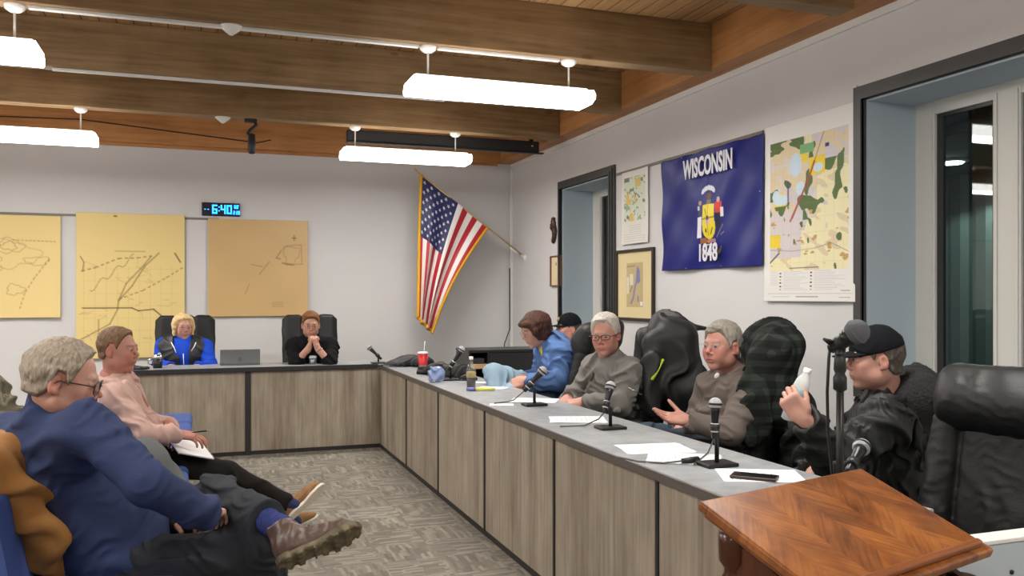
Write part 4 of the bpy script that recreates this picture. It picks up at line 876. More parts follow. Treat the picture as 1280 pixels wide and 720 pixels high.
for i, (y, lab) in enumerate([(2.60, 'blue padded chair at the near end of the audience row'), (3.20, 'blue padded chair holding the person in the navy sweater'), (3.90, 'empty blue padded chair next to the person in the navy sweater'),
        (4.62, 'empty blue padded chair between the two seated men with a grey jacket on it'), (5.24, 'blue padded chair holding the person in the pink sweater'), (5.86, 'empty blue padded chair just beyond the person in the pink sweater'),
        (6.45, 'empty blue padded chair second beyond the person in the pink sweater'), (7.0, 'blue padded chair at the far end of the audience row')]):
    o = ac if i == 0 else copy_tree(ac); o.location = (ROWX, y, 0); o.rotation_euler = (0, 0, -PI / 2); o['label'] = lab; o['group'] = 'blue padded audience chairs'
# ------------------------------------------------------------------ cabinet in the corner
a = onZ(586, 440, .98); cab_top = .985
c0 = onZ(586, 437, cab_top); c1 = onZ(654, 436, cab_top)
cx0, cy0 = onY(586, 440, 8.75).x, 8.75; zt = onY(587, 438, 8.75).z; cx1 = 3.6
t = thing('media_cabinet', 'low black cabinet with an open shelf in the far corner under the flag', 'cabinet', (cx0, cy0, 0))
w = cx1 - cx0; M_cab = mat('black_laminate', (.018, .018, .02), .35)
MB().rbox(0, w, 0, .5, zt - .03, zt, .004).build('cabinet_top', M_cab, t)
bd = MB(); bd.rbox(.0, .02, 0, .48, .03, zt - .03, .002); bd.rbox(w - .02, w, 0, .48, .03, zt - .03, .002); bd.rbox(.02, w - .02, .46, .48, .03, zt - .03, .002); bd.rbox(.02, w - .02, 0, .46, .03, .06, .002); bd.rbox(.21, .225, 0, .46, .06, zt - .03, .002); bd.build('body', M_cab, t)
MB().rbox(.225, w - .02, -.006, .012, .06, zt - .034, .003).build('door', M_cab, t)
MB().rbox(.02, .21, .01, .45, zt - .20, zt - .15, .003).build('shelf', mat('raw_shelf_edge', srgb(206, 170, 120), .6), t)
MB().rbox(.02, .21, .01, .45, .3, .32, .002).build('shelf', M_cab, t)
tag(MB().rbox(cx0 + .03, cx0 + .19, cy0 + .05, cy0 + .35, zt - .15, zt - .09, .004).build('receiver_box', mat('dark_grey_box', (.05, .05, .055), .5)), 'dark grey box on the open shelf of the corner cabinet', 'box')
# ------------------------------------------------------------------ coats and jackets
def coat(name, label, parts, M_, disp, vox=.009, extra=None, cat='coat'):
    F = Field(vox); parts(F); t = obj(name, F.mesh('coat', disp), M_); tag(t, label, cat); return t
M_coatb = mat('black_shell_fabric', (.008, .008, .009), .6, bump=(200, .15)); 
def chair_pt(x, y, deg):
    Rz = Matrix.Translation((x, y, 0)) @ Matrix.Rotation(math.radians(deg), 4, 'Z'); return lambda a, b, c: tuple(Rz @ Vector((a, b, c))), np.array(Rz.to_3x3())
q, R = chair_pt(2.38, 4.81, 66)
def pf_(F):
    F.box(q(0, -.38, 1.0), (.30, .13, .26), R, .1, .05); F.box(q(0.02, -.45, .66), (.29, .08, .32), R, .07, .08)
    F.cap(q(-.24, -.25, 1.13), q(-.3, -.22, .75), .075, .06, .05); F.cap(q(.24, -.25, 1.13), q(.31, -.25, .7), .08, .06, .05)
    F.cap(q(-.2, -.34, 1.2), q(.12, -.34, 1.21), .055, .06, .06); F.cap(q(.1, -.38, 1.25), q(.24, -.55, 1.17), .06, .02, .05, flat=((0, 0, 1), .6)); F.cap(q(-.1, -.35, 1.23), q(.05, -.58, 1.2), .06, .03, .05, flat=((0, 0, 1), .6))
ct = coat('winter_coat', 'black coat with a lime green zip stripe draped over a chair', pf_, M_coatb, creases(.022, .13, 12, (1, .2, .2)))
def surf_tube(pts, r, name, m_, par):
    m = MB().tube(pts, r, 6); return m.build(name, m_, par)
M_lime = mat('lime_stripe', srgb(190, 214, 60), .5)
g0, g1 = P(829, 449, 4.98), P(815, 475, 4.95); surf_tube([g0, g0.lerp(g1, .5) + Vector((0, 0, -.004)), g1], .009, 'zip_stripe', M_lime, ct)
surf_tube([P(785, 484, 4.85), P(803, 494, 4.85)], .003, 'zip_pull', M_chrome, ct)
def f_plaid(nt):
    n = N(nt); x, y, z = n.xyz(); a = n.math('ADD', x, y)
    s = n.math('LESS_THAN', n.math('MODULO', n.math('ADD', n.math('MULTIPLY', z, 15), n.math('MULTIPLY', n.noise(n.vec(x, y, z), 5, 1), .5)), 1), .45); s2 = n.math('LESS_THAN', n.math('MODULO', n.math('ADD', n.math('MULTIPLY', a, 17), 20), 1), .42)
    return n.ramp(n.math('MULTIPLY', n.math('ADD', s, s2), .5), [(.0, srgb(22, 24, 23)), (.5, srgb(33, 38, 35)), (1, srgb(50, 56, 50))])
q, R = chair_pt(2.52, 3.95, 58)
def pg_(F):
    F.box(q(0, -.33, .98), (.285, .11, .25), R, .1, .05); F.cap(q(-.2, -.34, 1.12), q(.2, -.34, 1.12), .118, .115, .06); F.cap(q(-.1, -.34, 1.16), q(.1, -.35, 1.16), .095, .085, .06); F.box(q(0, -.44, .62), (.26, .07, .30), R, .06, .08)
    F.cap(q(.22, -.25, 1.08), q(.3, -.15, .66), .07, .06, .05); F.cap(q(-.22, -.25, 1.08), q(-.28, -.2, .7), .07, .06, .05)
coat('plaid_jacket', 'dark green plaid jacket hung over a chair behind the person with one open palm', pg_, nodes_mat('dark_plaid', f_plaid, .85, .2), creases(.030, .14, 21, (.2, 1, .1)), cat='jacket')
q, R = chair_pt(2.68, 3.14, 50)
def ph_(F):
    F.cap(q(-.17, -.31, .98), q(.17, -.31, .98), .108, .108, .05); F.box(q(0, -.32, .82), (.25, .06, .20), R, .055, .06); F.cap(q(-.21, -.25, .96), q(-.24, -.22, .66), .06, .05, .04); F.cap(q(.21, -.25, .96), q(.24, -.22, .66), .06, .05, .04)
coat('fleece_jacket', 'black fleece jacket hung on the chair behind the person with the water bottle', ph_, mat('black_fleece', (.016, .016, .016), .95, bump=(90, .9)), dsum(creases(.012, .12, 31), lambda p: .003 * vnoise(p, 160, 3)), .008, cat='jacket')
# tan coat over the near audience chair, grey jacket, camouflage jacket
M_tan = mat('tan_duck_canvas', srgb(158, 108, 50), .8, bump=(350, .25), var=(6, .14))
q, R = chair_pt(ROWX, 3.20, -90)
def pi_(F):
    F.cap(q(-.16, -.33, .885), q(.23, -.33, .90), .062, .065, .05); F.cap(q(.22, -.35, .88), q(.24, -.38, .78), .06, .055, .06); F.cap(q(.06, -.36, .86), q(.02, -.39, .60), .07, .075, .07)
    F.cap(q(-.10, -.36, .86), q(-.12, -.39, .48), .07, .08, .07); F.cap(q(.0, -.28, .86), q(-.05, -.14, .56), .08, .09, .07); F.cap(q(.15, -.28, .84), q(.1, -.16, .60), .06, .06, .06); F.cap(q(-.05, -.14, .56), q(-.15, -.10, .54), .08, .07, .07); F.cap(q(.14, -.37, .84), q(.12, -.40, .66), .055, .05, .06)
coat('canvas_coat', 'tan canvas coat hung over the chair back at the bottom left corner', pi_, M_tan, creases(.022, .13, 41, (.7, -.2, .7)))
def pj_(F):
    for (x, y, r) in ((176, 556, .055), (190, 566, .06), (204, 582, .06), (214, 600, .055), (196, 596, .08), (180, 588, .08)): F.ell(P(x, y + 8, 4.22), (r, r * 1.3, r), k=.05)
coat('folded_jacket', 'grey jacket lying on the empty chair between the two seated men', pj_, mat('grey_wool', srgb(96, 98, 98), .9, bump=(200, .4)), creases(.014, .1, 44), cat='jacket')
im_c = None
def f_camo(nt):
    n = N(nt); x, y, z = n.xyz(); a = n.noise(n.vec(x, y, z), 9, 2); b = n.noise(n.vec(y, z, x), 16, 2); c = n.ramp(a, [(.0, srgb(96, 92, 76)), (.46, srgb(116, 112, 94)), (.5, srgb(138, 132, 112)), (.56, srgb(104, 102, 82))])
    c.node.color_ramp.interpolation = 'CONSTANT'; return n.mix(n.math('GREATER_THAN', b, .58), c, srgb(84, 82, 68))
dc = 4.3
def pk_(F):
    F.cap(P(-8, 486, dc), P(-2, 500, dc), .065, .06, .04); F.cap(P(0, 512, dc), P(14, 528, dc), .055, .06, .05); F.cap(P(14, 528, dc), P(20, 600, dc), .07, .06, .05); F.cap(P(-40, 530, dc), P(-30, 640, dc), .2, .18, .05, flat=((FW.x, FW.y, 0), .6))
    F.cap(P(-30, 500, dc), P(-60, 505, dc), .12, .1, .05)
CP = P(-30, 500, dc + .1)
cj = copy_tree(ac); cj.location = (CP.x - .02, CP.y + .12, 0); cj.rotation_euler = (0, 0, -PI / 2); cj['label'] = 'blue padded chair under the camouflage jacket at the left edge'; cj['group'] = 'blue padded audience chairs'
coat('camouflage_jacket', 'camouflage jacket at the far left edge behind the person in the navy sweater', pk_, nodes_mat('camouflage', f_camo, .9, .2), creases(.012, .07, 51, (.3, .3, 1)), cat='jacket')
# ------------------------------------------------------------------ things on the desks
M_sheet = mat('white_paper', srgb(232, 232, 232), .7)
def paper(px, py, w, h, rot, label, n=1, z=ZD, name='paper_sheet', lines=True):
    p = onZ(px, py, z); t = thing(name, label, 'paper', (p.x, p.y, z), math.radians(rot), group='papers on the council desk')
    m = MB()
    for k in range(n): r = random.uniform(-.06, .06); m.box(-w / 2, w / 2, -h / 2, h / 2, k * .0012 + .0005, k * .0012 + .0013, Matrix.Rotation(r, 4, 'Z'))
    m.build('sheet', M_sheet, t)
    if lines:
        l = MB(); zz = n * .0012 + .0006
        for k in range(7): l.box(-w * .4, w * random.uniform(.0, .4), h * (.38 - .09 * k), h * (.38 - .09 * k) + .0025, zz, zz + .0003)
        l = l.build('printed_lines', M_ink, t); l['kind'] = 'stuff'
    return t
M_ink = mat('ink_grey', srgb(150, 150, 152), .8)
paper(668, 501, .216, .28, 60, 'stack of white papers before the person in the blue cardigan', 3)
paper(627, 506, .10, .14, 75, 'small white slip beside the stack near the first microphone cable', 1, lines=False)
paper(722, 525, .216, .28, 70, 'white papers before the person in the grey shirt and glasses', 3)
paper(818, 561, .216, .28, 80, 'flat white paper, farther of the two sheets by the upright microphone', 2)
paper(855, 574, .216, .28, 58, 'printed white sheet lying against the base of the upright microphone', 3)
paper(950, 595, .216, .28, 66, 'white paper lying under the dark phone', 2)
p = onZ(943, 597, ZD + .005); t = thing('smartphone', 'dark brown smartphone lying on the white paper nearest the lectern', 'phone', (p.x, p.y, ZD + .004), math.radians(14 - 60))
MB().rbox(-.078, .078, -.038, .038, 0, .010, .004, None, 3).build('phone_case', mat('brown_leather_case', srgb(54, 38, 34), .45), t); MB().rbox(-.073, .073, -.034, .034, .0095, .0105, .0004).build('screen', mat('phone_screen', (.01, .01, .012), .1), t)
p = onZ(864, 580, ZD); t = thing('cable_connector', 'black connector plug lying beside the upright microphone', 'connector', (p.x, p.y, ZD + .014)); 
MB().tube([(-.04, .0, 0), (.0, 0, 0), (.035, .01, 0)], [.009, .013, .012], 10).build('plug', M_black, t); MB().tube([(-.04, 0, 0), (-.1, .03, -.009), (-.17, .1, -.011), (-.2, .2, -.011)], .004, 6).build('cable', M_cable, t)
# laptop
a = onY(275, 457, YD + .3); b = onY(325, 457, YD + .3); wl_ = b.x - a.x; t = thing('laptop', 'silver laptop seen from behind between the two people at the back desk', 'laptop', ((a.x + b.x) / 2, YD + .3, ZD))
M_sil = mat('silver_aluminium', srgb(132, 134, 134), .4, metal=.6)
MB().rbox(-wl_ / 2, wl_ / 2, 0, .23, 0, .016, .004).build('keyboard_base', M_sil, t); hl = onY(300, 437, YD + .3).z - ZD + .005
ld = MB().rbox(-wl_ / 2, wl_ / 2, -.006, .004, .012, hl, .004, Matrix.Rotation(math.radians(8), 4, 'X')).build('lid', M_sil, t)
g = MB(); Rl = Matrix.Rotation(math.radians(8), 4, 'X')
g.tube([Rl @ Vector((.02 * math.cos(q_) * .9, -.0075, hl * .38 + .02 * math.sin(q_))) for q_ in np.linspace(0, 2 * PI, 20)][:-1], .0008, 5, closed=True)
for x0 in (-.006, .004): g.add([Rl @ Vector(v) for v in ((x0 - .004, -.0085, hl * .38 - .012), (x0 - .001, -.0085, hl * .38 - .012), (x0 + .005, -.0085, hl * .38 + .013), (x0 + .002, -.0085, hl * .38 + .013))], [(0, 1, 2, 3)])
g.build('emblem', M_edge, ld)
# drinks and small things
M_cup = mat('red_cup', srgb(204, 40, 40), .4); p = onZ(525, 462, ZD); p = Vector((p.x + .05, p.y + .1, ZD)); t = thing('drinking_cup', 'red cup with a white lid and straw beside the black bag', 'cup', p)
MB().lathe([(.033, 0), (.034, .003), (.045, .13)], 24).build('cup', M_cup, t); MB().lathe([(.047, .13), (.047, .138), (.04, .144), (.02, .146)], 24).build('lid', M_sheet, t); MB().tube([(.01, 0, .12), (.018, 0, .235)], .004, 8).build('straw', M_sheet, t)
M_cola = mat('cola', (.02, .006, .003), .3); M_clear = mat('clear_plastic', (.9, .93, .93), .08, trans=.0, alpha=.10)
p = onZ(589, 485, ZD); t = thing('soda_bottle', 'clear plastic bottle half full of dark cola on the desk', 'bottle', p)
MB().lathe([(.02, .001), (.03, .004), (.031, .05), (.028, .07)], 20).build('drink', M_cola, t); MB().lathe([(.024, 0), (.032, .006), (.0325, .075), (.0325, .13), (.026, .155), (.012, .178), (.0125, .2)], 20).build('bottle_body', M_clear, t); MB().lathe([(.033, .075), (.0332, .076), (.0332, .11), (.033, .111)], 20).build('bottle_label', mat('bottle_label_tan', srgb(170, 150, 100), .5), t); MB().lathe([(.014, .195), (.0145, .197), (.0145, .213), (.013, .215)], 16).build('cap', M_sheet, t)
def bag(name, label, els, seed, mt=None):
    F = Field(.007)
    for (x, y, D_, rx, ry, rz) in els: F.ell(P(x, y, D_), (rx, ry, rz), k=.04)
    c_ = np.array(P(*els[0][:3])); F.cut((0, 0, ZD + .010), (0, 0, -1), c_ - 1, c_ + 1)
    return tag(obj(name, F.mesh('bag', creases(.010, .06, seed)), mt or mat('black_nylon', (.003, .003, .0035), .6, bump=(200, .3))), label, 'bag')
Dz = 8.0
B1 = [(498, 456, 7.75, .12, .09, .055), (512, 453, 7.8, .12, .1, .075), (530, 455, 7.7, .1, .09, .07), (485, 459, 7.7, .09, .07, .03)]
bg = bag('shoulder_bag', 'black slouching bag on the desk corner behind the red cup', B1, 3)
D7 = (onZ(545, 476, ZD) - Vector((0, 0, CAMZ))).dot(FW)
B2 = [(532, 464, 7.0, .07, .09, .045), (548, 462, 6.9, .11, .1, .06), (566, 466, 6.75, .10, .10, .075), (580, 468, 6.6, .07, .09, .075), (584, 476, 6.45, .07, .06, .05)]
bg = bag('camera_bag', 'bulky black bag on the desk around the taped microphone', B2, 5)
p = onZ(545, 478, ZD); M_bl = mat('pale_blue_plastic', srgb(140, 158, 196), .25, alpha=.75)
t = thing('plastic_pouch', 'pale blue crumpled plastic pouch in front of the bulky black bag', 'pouch', p); F = Field(.006); F.ell((-.02, 0, .055), (.04, .035, .055), k=.02); F.ell((.035, 0.015, .06), (.04, .03, .05), k=.02); F.cut((0, 0, .012), (0, 0, -1), np.array((-.3, -.3, -.3)), np.array((.3, .3, .3))); obj('pouch', F.mesh('p', creases(.012, .05, 8)), M_bl, t)
p = onZ(600, 489, ZD); t = thing('highlighter_marker', 'yellow marker with a purple cap lying on the desk by the cola bottle', 'marker', (p.x, p.y, ZD + .014), math.radians(-20))
MB().tube([(-.03, 0, 0), (.1, 0, 0)], [.012, .009], 12).build('barrel', mat('yellow_plastic', srgb(214, 214, 90), .4), t); MB().tube([(-.09, 0, 0), (-.03, 0, 0)], [.011, .014], 12).build('cap', mat('purple_plastic', srgb(110, 112, 170), .4), t)
paper(616, 485, .13, .2, 50, 'pale yellow note pad beyond the yellow marker', 2, lines=False)
paper(598, 478, .08, .12, 40, 'small white card next to the cola bottle', 1, lines=False)
p = Vector((onY(391, 458, YD + .2).x, YD + .2, ZD)); t = thing('drink_can', 'short tumbler with a pale lid in front of the person with clasped hands', 'tumbler', p)
MB().lathe([(.028, 0), (.033, .005), (.034, .055)], 20).build('tumbler_body', mat('steel_grey', (.3, .32, .33), .3, metal=.7), t); MB().lathe([(.035, .055), (.035, .065), (.028, .078), (.01, .08)], 20).build('lid', mat('pale_lid', srgb(196, 206, 206), .4), t)
p = Vector((onY(197, 458, YD + .22).x, YD + .22, ZD)); t = thing('travel_mug', 'dark travel mug with a silver band before the blonde person', 'mug', p)
MB().lathe([(.034, 0), (.038, .004), (.04, .085)], 20).build('mug_body', M_blackmetal, t); MB().lathe([(.041, .085), (.041, .1), (.036, .115), (.01, .118)], 20).build('rim', M_chrome, t)
MB().tube([(-.038, 0, .03), (-.075, 0, .035), (-.08, 0, .075), (-.038, 0, .08)], .006, 8).build('handle', M_chrome, t)
p = Vector((onY(172, 458, YD + .1).x, YD + .1, ZD)); F = Field(.006); F.ell((p.x, p.y, ZD + .012), (.09, .05, .016)); F.ell((p.x - .05, p.y, ZD + .02), (.04, .04, .02)); tag(obj('knit_glove', F.mesh('g', creases(.006, .03, 4)), M_coatb), 'small black cloth lying on the left end of the back desk', 'glove')
# ================================================================== people
VX = 1.0
def nv(v): return Vector(v).normalized()
UPV = Vector((0, 0, 1))
SKIN = {'ruddy': (.43, .20, .145), 'pink': (.50, .27, .205), 'fair': (.62, .38, .29), 'tan': (.50, .27, .18), 'red': (.48, .235, .18), 'light': (.52, .28, .205)}
M_skin = mat('skin', (1, 1, 1), .5, attr=True, bump=(260, .08), spec=.35)
M_skin.node_tree.nodes['Principled BSDF'].inputs['Subsurface Weight'].default_value = .12
M_skin.node_tree.nodes['Principled BSDF'].inputs['Subsurface Radius'].default_value = (.012, .005, .003)
M_eye = mat('eye', (1, 1, 1), .15, attr=True)
M_lens = bpy.data.materials.new('spectacle_lens'); M_lens.use_nodes = True
_b = M_lens.node_tree.nodes['Principled BSDF']; _b.inputs['Alpha'].default_value = .05; _b.inputs['Roughness'].default_value = .05; _b.inputs['Base Color'].default_value = (.8, .85, .9, 1)
def M_cloth(name, c, sc=350, st=.3, v=.06, rough=.9, sheen=0): return mat(name, c, rough, bump=(sc, st), var=(9, v), spec=.2, sheen=sheen)
def M_hair(name, c, v=.3): return mat(name, c, .55, bump=(110, 1.0, (1, 1, .22)), var=(75, v, (1, 1, .2)), spec=.25)
def frame(face, roll=0):
    y = nv(face); x = y.cross(UPV).normalized(); z = x.cross(y); R = Matrix((x, y, z)).transposed()
    if roll: R = R @ Matrix.Rotation(roll, 3, 'Y')
    return R
class Head:
    def __init__(s, c, face, hs=1., roll=0, wide=1.): s.c = Vector(c); s.R = frame(face, roll); s.Rn = np.array(s.R); s.hs = hs; s.w = wide
    def q(s, x, y, z): return tuple(s.c + s.R @ (Vector((x * s.w, y, z)) * s.hs))
    def r(s, x, y, z): return (x * s.hs * s.w, y * s.hs, z * s.hs)
    def loc(s, V): return ((V - np.array(s.c)) @ s.Rn) / s.hs
    def add(s, F, jowl=0, nose=1., mouth_open=0):
        q, r, R, h = s.q, s.r, s.Rn, s.hs
        F.ell(q(0, -.014, .030), r(.076, .096, .086), R, .01); F.ell(q(0, .018, -.025), r(.064, .072, .080), R, .03)
        F.ell(q(0, .030, -.065), r(.046 + jowl, .052, .045), R, .03); F.ell(q(0, .064, -.099), r(.021, .020, .016), R, .025)
        for e in (-1, 1):
            F.ell(q(e * .047, .004, -.062), r(.017 + jowl, .034, .026), R, .03); F.ell(q(e * .040, .062, -.018), r(.022, .021, .018), R, .025)
            F.ell(q(e * .034, .062, -.045), r(.018, .018, .02), R, .03)
        F.cap(q(-.034, .080, .026), q(.034, .080, .026), .009 * h, None, .016 * h)
        for e in (-1, 1): F.ell(q(e * .031, .098, .006), r(.018, .016, .0105), R, .012 * h, 's')
        F.cap(q(0, .086, .014), q(0, .103 + .006 * nose, -.021), .0062 * h, .0092 * h * nose, .010 * h)
        for e in (-1, 1): F.ell(q(e * .012, .096, -.030), r(.0085, .011, .0075), R, .006 * h)
        F.ell(q(0, .084, -.052), r(.026, .012, .017), R, .014)
        F.ell(q(0, .091, -.0585), r(.023, .0075, .0048), R, .004); F.ell(q(0, .089, -.0685), r(.020, .0075, .0055), R, .004)
        F.ell(q(0, .098, -.0635), r(.022, .010, .0016 + mouth_open), R, .002, 's')
        for e in (-1, 1):
            F.ell(q(e * .031, .079, .006), r(.0125, .0125, .0125), R, .003)
            F.cap(q(e * .018, .084, .0135), q(e * .044, .079, .0120), .0062 * h, .006 * h, .006 * h); F.cap(q(e * .02, .084, -.0035), q(e * .042, .080, -.0035), .0050 * h, None, .006 * h)
            Re = np.array(s.R @ Matrix.Rotation(e * .25, 3, 'Z') @ Matrix.Rotation(-.15, 3, 'X'))
            F.ell(q(e * .0805, -.010, -.006), r(.0075, .0175, .0315), Re, .006); F.ell(q(e * .088, -.008, -.002), r(.006, .0095, .018), Re, .004, 's'); F.ell(q(e * .078, -.002, -.03), r(.006, .008, .008), Re, .006)
    def paint(s, skin, brow=(.2, .14, .1), lip=None, blush=.5, stubble=None):
        skin = np.array(skin)
        def f(V):
            p = s.loc(V); x, y, z = p[:, 0], p[:, 1], p[:, 2]; ax_ = np.abs(x); col = np.tile(skin, (len(V), 1)) * (1 + .05 * vnoise(V, 60, 2))[:, None]
            near = (np.abs(z) < .14) & (ax_ < .1) & (np.abs(y) < .13)
            def blend(w, c, near=near): w = np.clip(w, 0, 1) * near; col[:] = col * (1 - w[:, None]) + np.array(c) * w[:, None]
            red = skin * np.array([1.02, .68, .66])
            blend(blush * np.exp(-(((ax_ - .04) / .022) ** 2 + ((z + .028) / .022) ** 2)) * (y > .03), red); blend(blush * np.exp(-((ax_ / .014) ** 2 + ((z + .026) / .014) ** 2)) * (y > .09), red)
            blend(blush * .8 * (ax_ > .074), red)
            if stubble is not None: blend(.45 * fsmooth(-.035, -.06, z) * (y > .0) * (z > -.12), stubble)
            lipc = lip or skin * np.array([.84, .62, .62])
            blend(np.exp(-(((z + .0635) / .0085) ** 4 + (ax_ / .023) ** 4)) * (y > .07) * 1.1, lipc)
            bz = .0285 - ((ax_ - .03) / .02) ** 2 * .004; blend(1.2 * np.exp(-(((z - bz) / .0048) ** 4 + ((ax_ - .031) / .018) ** 4)) * (y > .05) * .85, brow)
            return col
        return f
    def eyes(s, t, off, gaze=(0, 1, 0), iris=(.10, .14, .16)):
        g = nv(gaze)
        for e in (-1, 1):
            n, m_ = 16, 12; vs = []; cs = []
            c = Vector(s.q(e * .031, .0802, .006)); rr = .0118 * s.hs
            for i in range(m_ + 1):
                for k in range(n):
                    a, b = PI * i / m_, 2 * PI * k / n; lo_ = Vector((math.sin(a) * math.cos(b), math.cos(a), math.sin(a) * math.sin(b)))
                    qd = g.to_track_quat('Y', 'Z').to_matrix() @ lo_; vs.append(c + s.R @ qd * rr - off); cs.append((.01, .01, .01) if a < .30 else (iris if a < .66 else (.26, .22, .21)))
            fs = [(i * n + k, i * n + (k + 1) % n, (i + 1) * n + (k + 1) % n, (i + 1) * n + k) for i in range(m_) for k in range(n)]
            obj('eye', npmesh('e', vs, fs, np.array(cs)), M_eye, t)
    def hair(s, t, off, m_, zf=.068, zs=-.004, zb=-.075, th=.014, front=.082, vox=.0035, extra=None, disp=None, sweep=0, recede=0., top=0):
        """zf forehead hairline, zs bottom edge beside the ears, zb nape"""
        F = Field(vox); h = s.hs; c = np.array(s.c); R = s.Rn; w = s.w
        def f(X, Y, Z):
            x, y, z = [((X - c[0]) * R[0, i] + (Y - c[1]) * R[1, i] + (Z - c[2]) * R[2, i]) / h for i in range(3)]; x = x / w
            k0 = np.sqrt((x / .076) ** 2 + ((y + .014) / .096) ** 2 + ((z - .03) / .086) ** 2) + 1e-6; d1 = (k0 - 1) * .085
            nk_ = np.sqrt((x / .062) ** 2 + ((y + .03) / .065) ** 2 + ((z + .03) / .08) ** 2) + 1e-6; d = np.minimum(d1, (nk_ - 1) * .065)
            z0 = np.interp(y, [-.11, -.05, -.022, -.012, .012, .024, .04, .062, .085], [zb, zb + .004, zs - .03, zs + .028, zs + .026, zs - .012, zs + .03, zf - .018 + recede, zf])
            z0 = z0 + recede * np.exp(-((np.abs(x) - .04) / .02) ** 2) * (y > .03) + .012 * np.exp(-(np.abs(x) / .03) ** 2) * (y > .05) * (1 if recede else -.2)
            M_ = np.clip((z - z0) / .024 + .35, 0, 1); M_ = M_ * M_ * (3 - 2 * M_)
            tt = th + (top * np.clip((z - .05) / .05, 0, 1) if top else 0) + sweep * np.clip(x * 10, -1, 1) * np.clip(z * 12, 0, 1) * .004
            return (d - tt * M_ + (1 - M_) * .02) * h
        F._add(f, c - .15 * h, c + .15 * h, .01, 'u')
        if extra: extra(F)
        def dd(p): q = s.loc(p); w_ = vnoise(q * np.array([1, 1, .45]), 190, 5) * .0016 + vnoise(q, 60, 6) * .0022; return w_ + (disp(q) if disp else 0)
        me = F.mesh('hair', dd); me.transform(Matrix.Translation(-off)); return obj('hair', me, m_, t)
    def glasses(s, t, off, m_, w=.026, hh=.017, th=.0017, full=True, y=.104, dz=.004, sq=3.0):
        def T(v): return Vector(s.q(*v)) - off
        g = MB(); ln = []
        for e in (-1, 1):
            ring = []
            for k in range(28):
                a = 2 * PI * k / 28; c_, s_ = math.cos(a), math.sin(a); r_ = (abs(c_) ** sq + abs(s_) ** sq) ** (-1 / sq)
                ring.append(T((e * .032 + w * c_ * r_, y - .008 * (abs(e * .032 + w * c_ * r_) / .06) ** 2, dz + hh * s_ * r_)))
            if full: g.tube(ring, th, 6, closed=True)
            else: g.tube(ring[1:14], th * .8, 6)
            ln.append(ring)
            g.tube([T((e * (.032 + w), y - .008, dz + hh * .4)), T((e * .076, .078, dz + hh * .4)), T((e * .083, .0, dz + .006)), T((e * .081, -.022, dz - .012))], th, 6)
        g.tube([T((-.032 + w, y, dz + .004)), T((0, y + .004, dz + .007)), T((.032 - w, y, dz + .004))], th, 6)
        o = g.build('glasses', m_, t)
        for ring in ln: mb = MB(); mb.add(ring, [tuple(range(28))]); mb.build('lens', M_lens, o)
        return o
def hand(F, w, d, n, side, curl=(.5, .5, .55, .6), spread=.06, thumb=(.7, .5, .3), sc=1., k=.006, tb=.4):
    """w wrist, d finger direction, n palm normal, side = thumb direction sign"""
    d = nv(d); n = Vector(n); n = (n - d * n.dot(d)).normalized(); s = n.cross(d) * side; w = Vector(w)
    def L(a, b, c): return w + (d * a + s * b + n * c) * sc
    F.cap(tuple(L(-.03, 0, 0)), tuple(L(.02, 0, 0)), .026 * sc, .027 * sc, .02, flat=(tuple(n), .78))
    R = np.array(Matrix((s, d, n)).transposed()); F.box(tuple(L(.052, 0, 0)), (.040 * sc, .045 * sc, .0145 * sc), R, .014 * sc, .016)
    F.ell(tuple(L(.035, .028, .008)), (.017 * sc, .028 * sc, .016 * sc), R, .015)
    lens = (.072, .080, .074, .058); xs = (.030, .0105, -.0095, -.029); y0 = (.090, .094, .090, .082); rad = (.0088, .0090, .0086, .0076)
    for i in range(4):
        p = L(y0[i] - .012, xs[i], 0); a = 0; sp = spread * (1.5 - i); dd0 = (d + s * sp).normalized()
        for j, fr in enumerate((.46, .30, .24)):
            a += curl[i] * (1, 1.15, .8)[j]; dirn = dd0 * math.cos(a) + n * math.sin(a); ln = lens[i] * fr * sc + (.012 * sc if j == 0 else 0)
            q = p + dirn * ln; F.cap(tuple(p), tuple(q), rad[i] * sc * (1, .93, .87)[j], rad[i] * sc * (.95, .88, .8)[j], k if j == 0 else .003); p = q
    p = L(.022, .030, .004); td = (d * thumb[0] + s * thumb[1] + n * thumb[2]).normalized()
    for j, (ln, r0, r1) in enumerate(((.040, .0125, .0108), (.032, .0105, .010), (.026, .0098, .0080))):
        q = p + td * ln * sc; F.cap(tuple(p), tuple(q), r0 * sc, r1 * sc, .008 if j == 0 else .003); p = q; td = (td + (n * .5 - s * .35 + d * .3) * tb).normalized()
def arm(F, s, e, w, r0=.050, r1=.040, r2=.029, k=.03, g=0, cutw=False):
    F.cap(s, e, r0 + g, r1 + g, k); F.cap(e, w, r1 + g, r2 + g, .02, eb=cutw)
def trunk(F, J, g=0, bw=.150, cw=.165, fl=.70, belly=0., shr=.058, lo=None):
    f = tuple(J['f']); pel, bel, che, nk = J['pel'], J['bel'], J['che'], J['nk']
    F.cap(pel, bel, bw + g, bw + g, .05, flat=(f, fl + .06)); F.cap(bel, che, bw + g, cw + g, .05, flat=(f, fl))
    F.cap(J['sL'], J['sR'], shr + g, shr + g, .06); m_ = (J['sL'] + J['sR']) / 2
    F.cap(che, m_.lerp(nk, .5), cw * .78 + g, .085 + g, .05, flat=(f, fl + .05)); F.cap(m_, nk, .075 + g, .060 + g, .04)
    for a in ('sL', 'sR'): F.cap(J[a].lerp(m_, .15), J[a].lerp(che, .45), .062 + g, .075 + g, .05)
    if belly: c = bel + J['f'] * .05; F.ell(tuple(c), (bw * .95 + g, bw * .95 + g, bw * .95 + g), k=.06) if belly > 0 else None
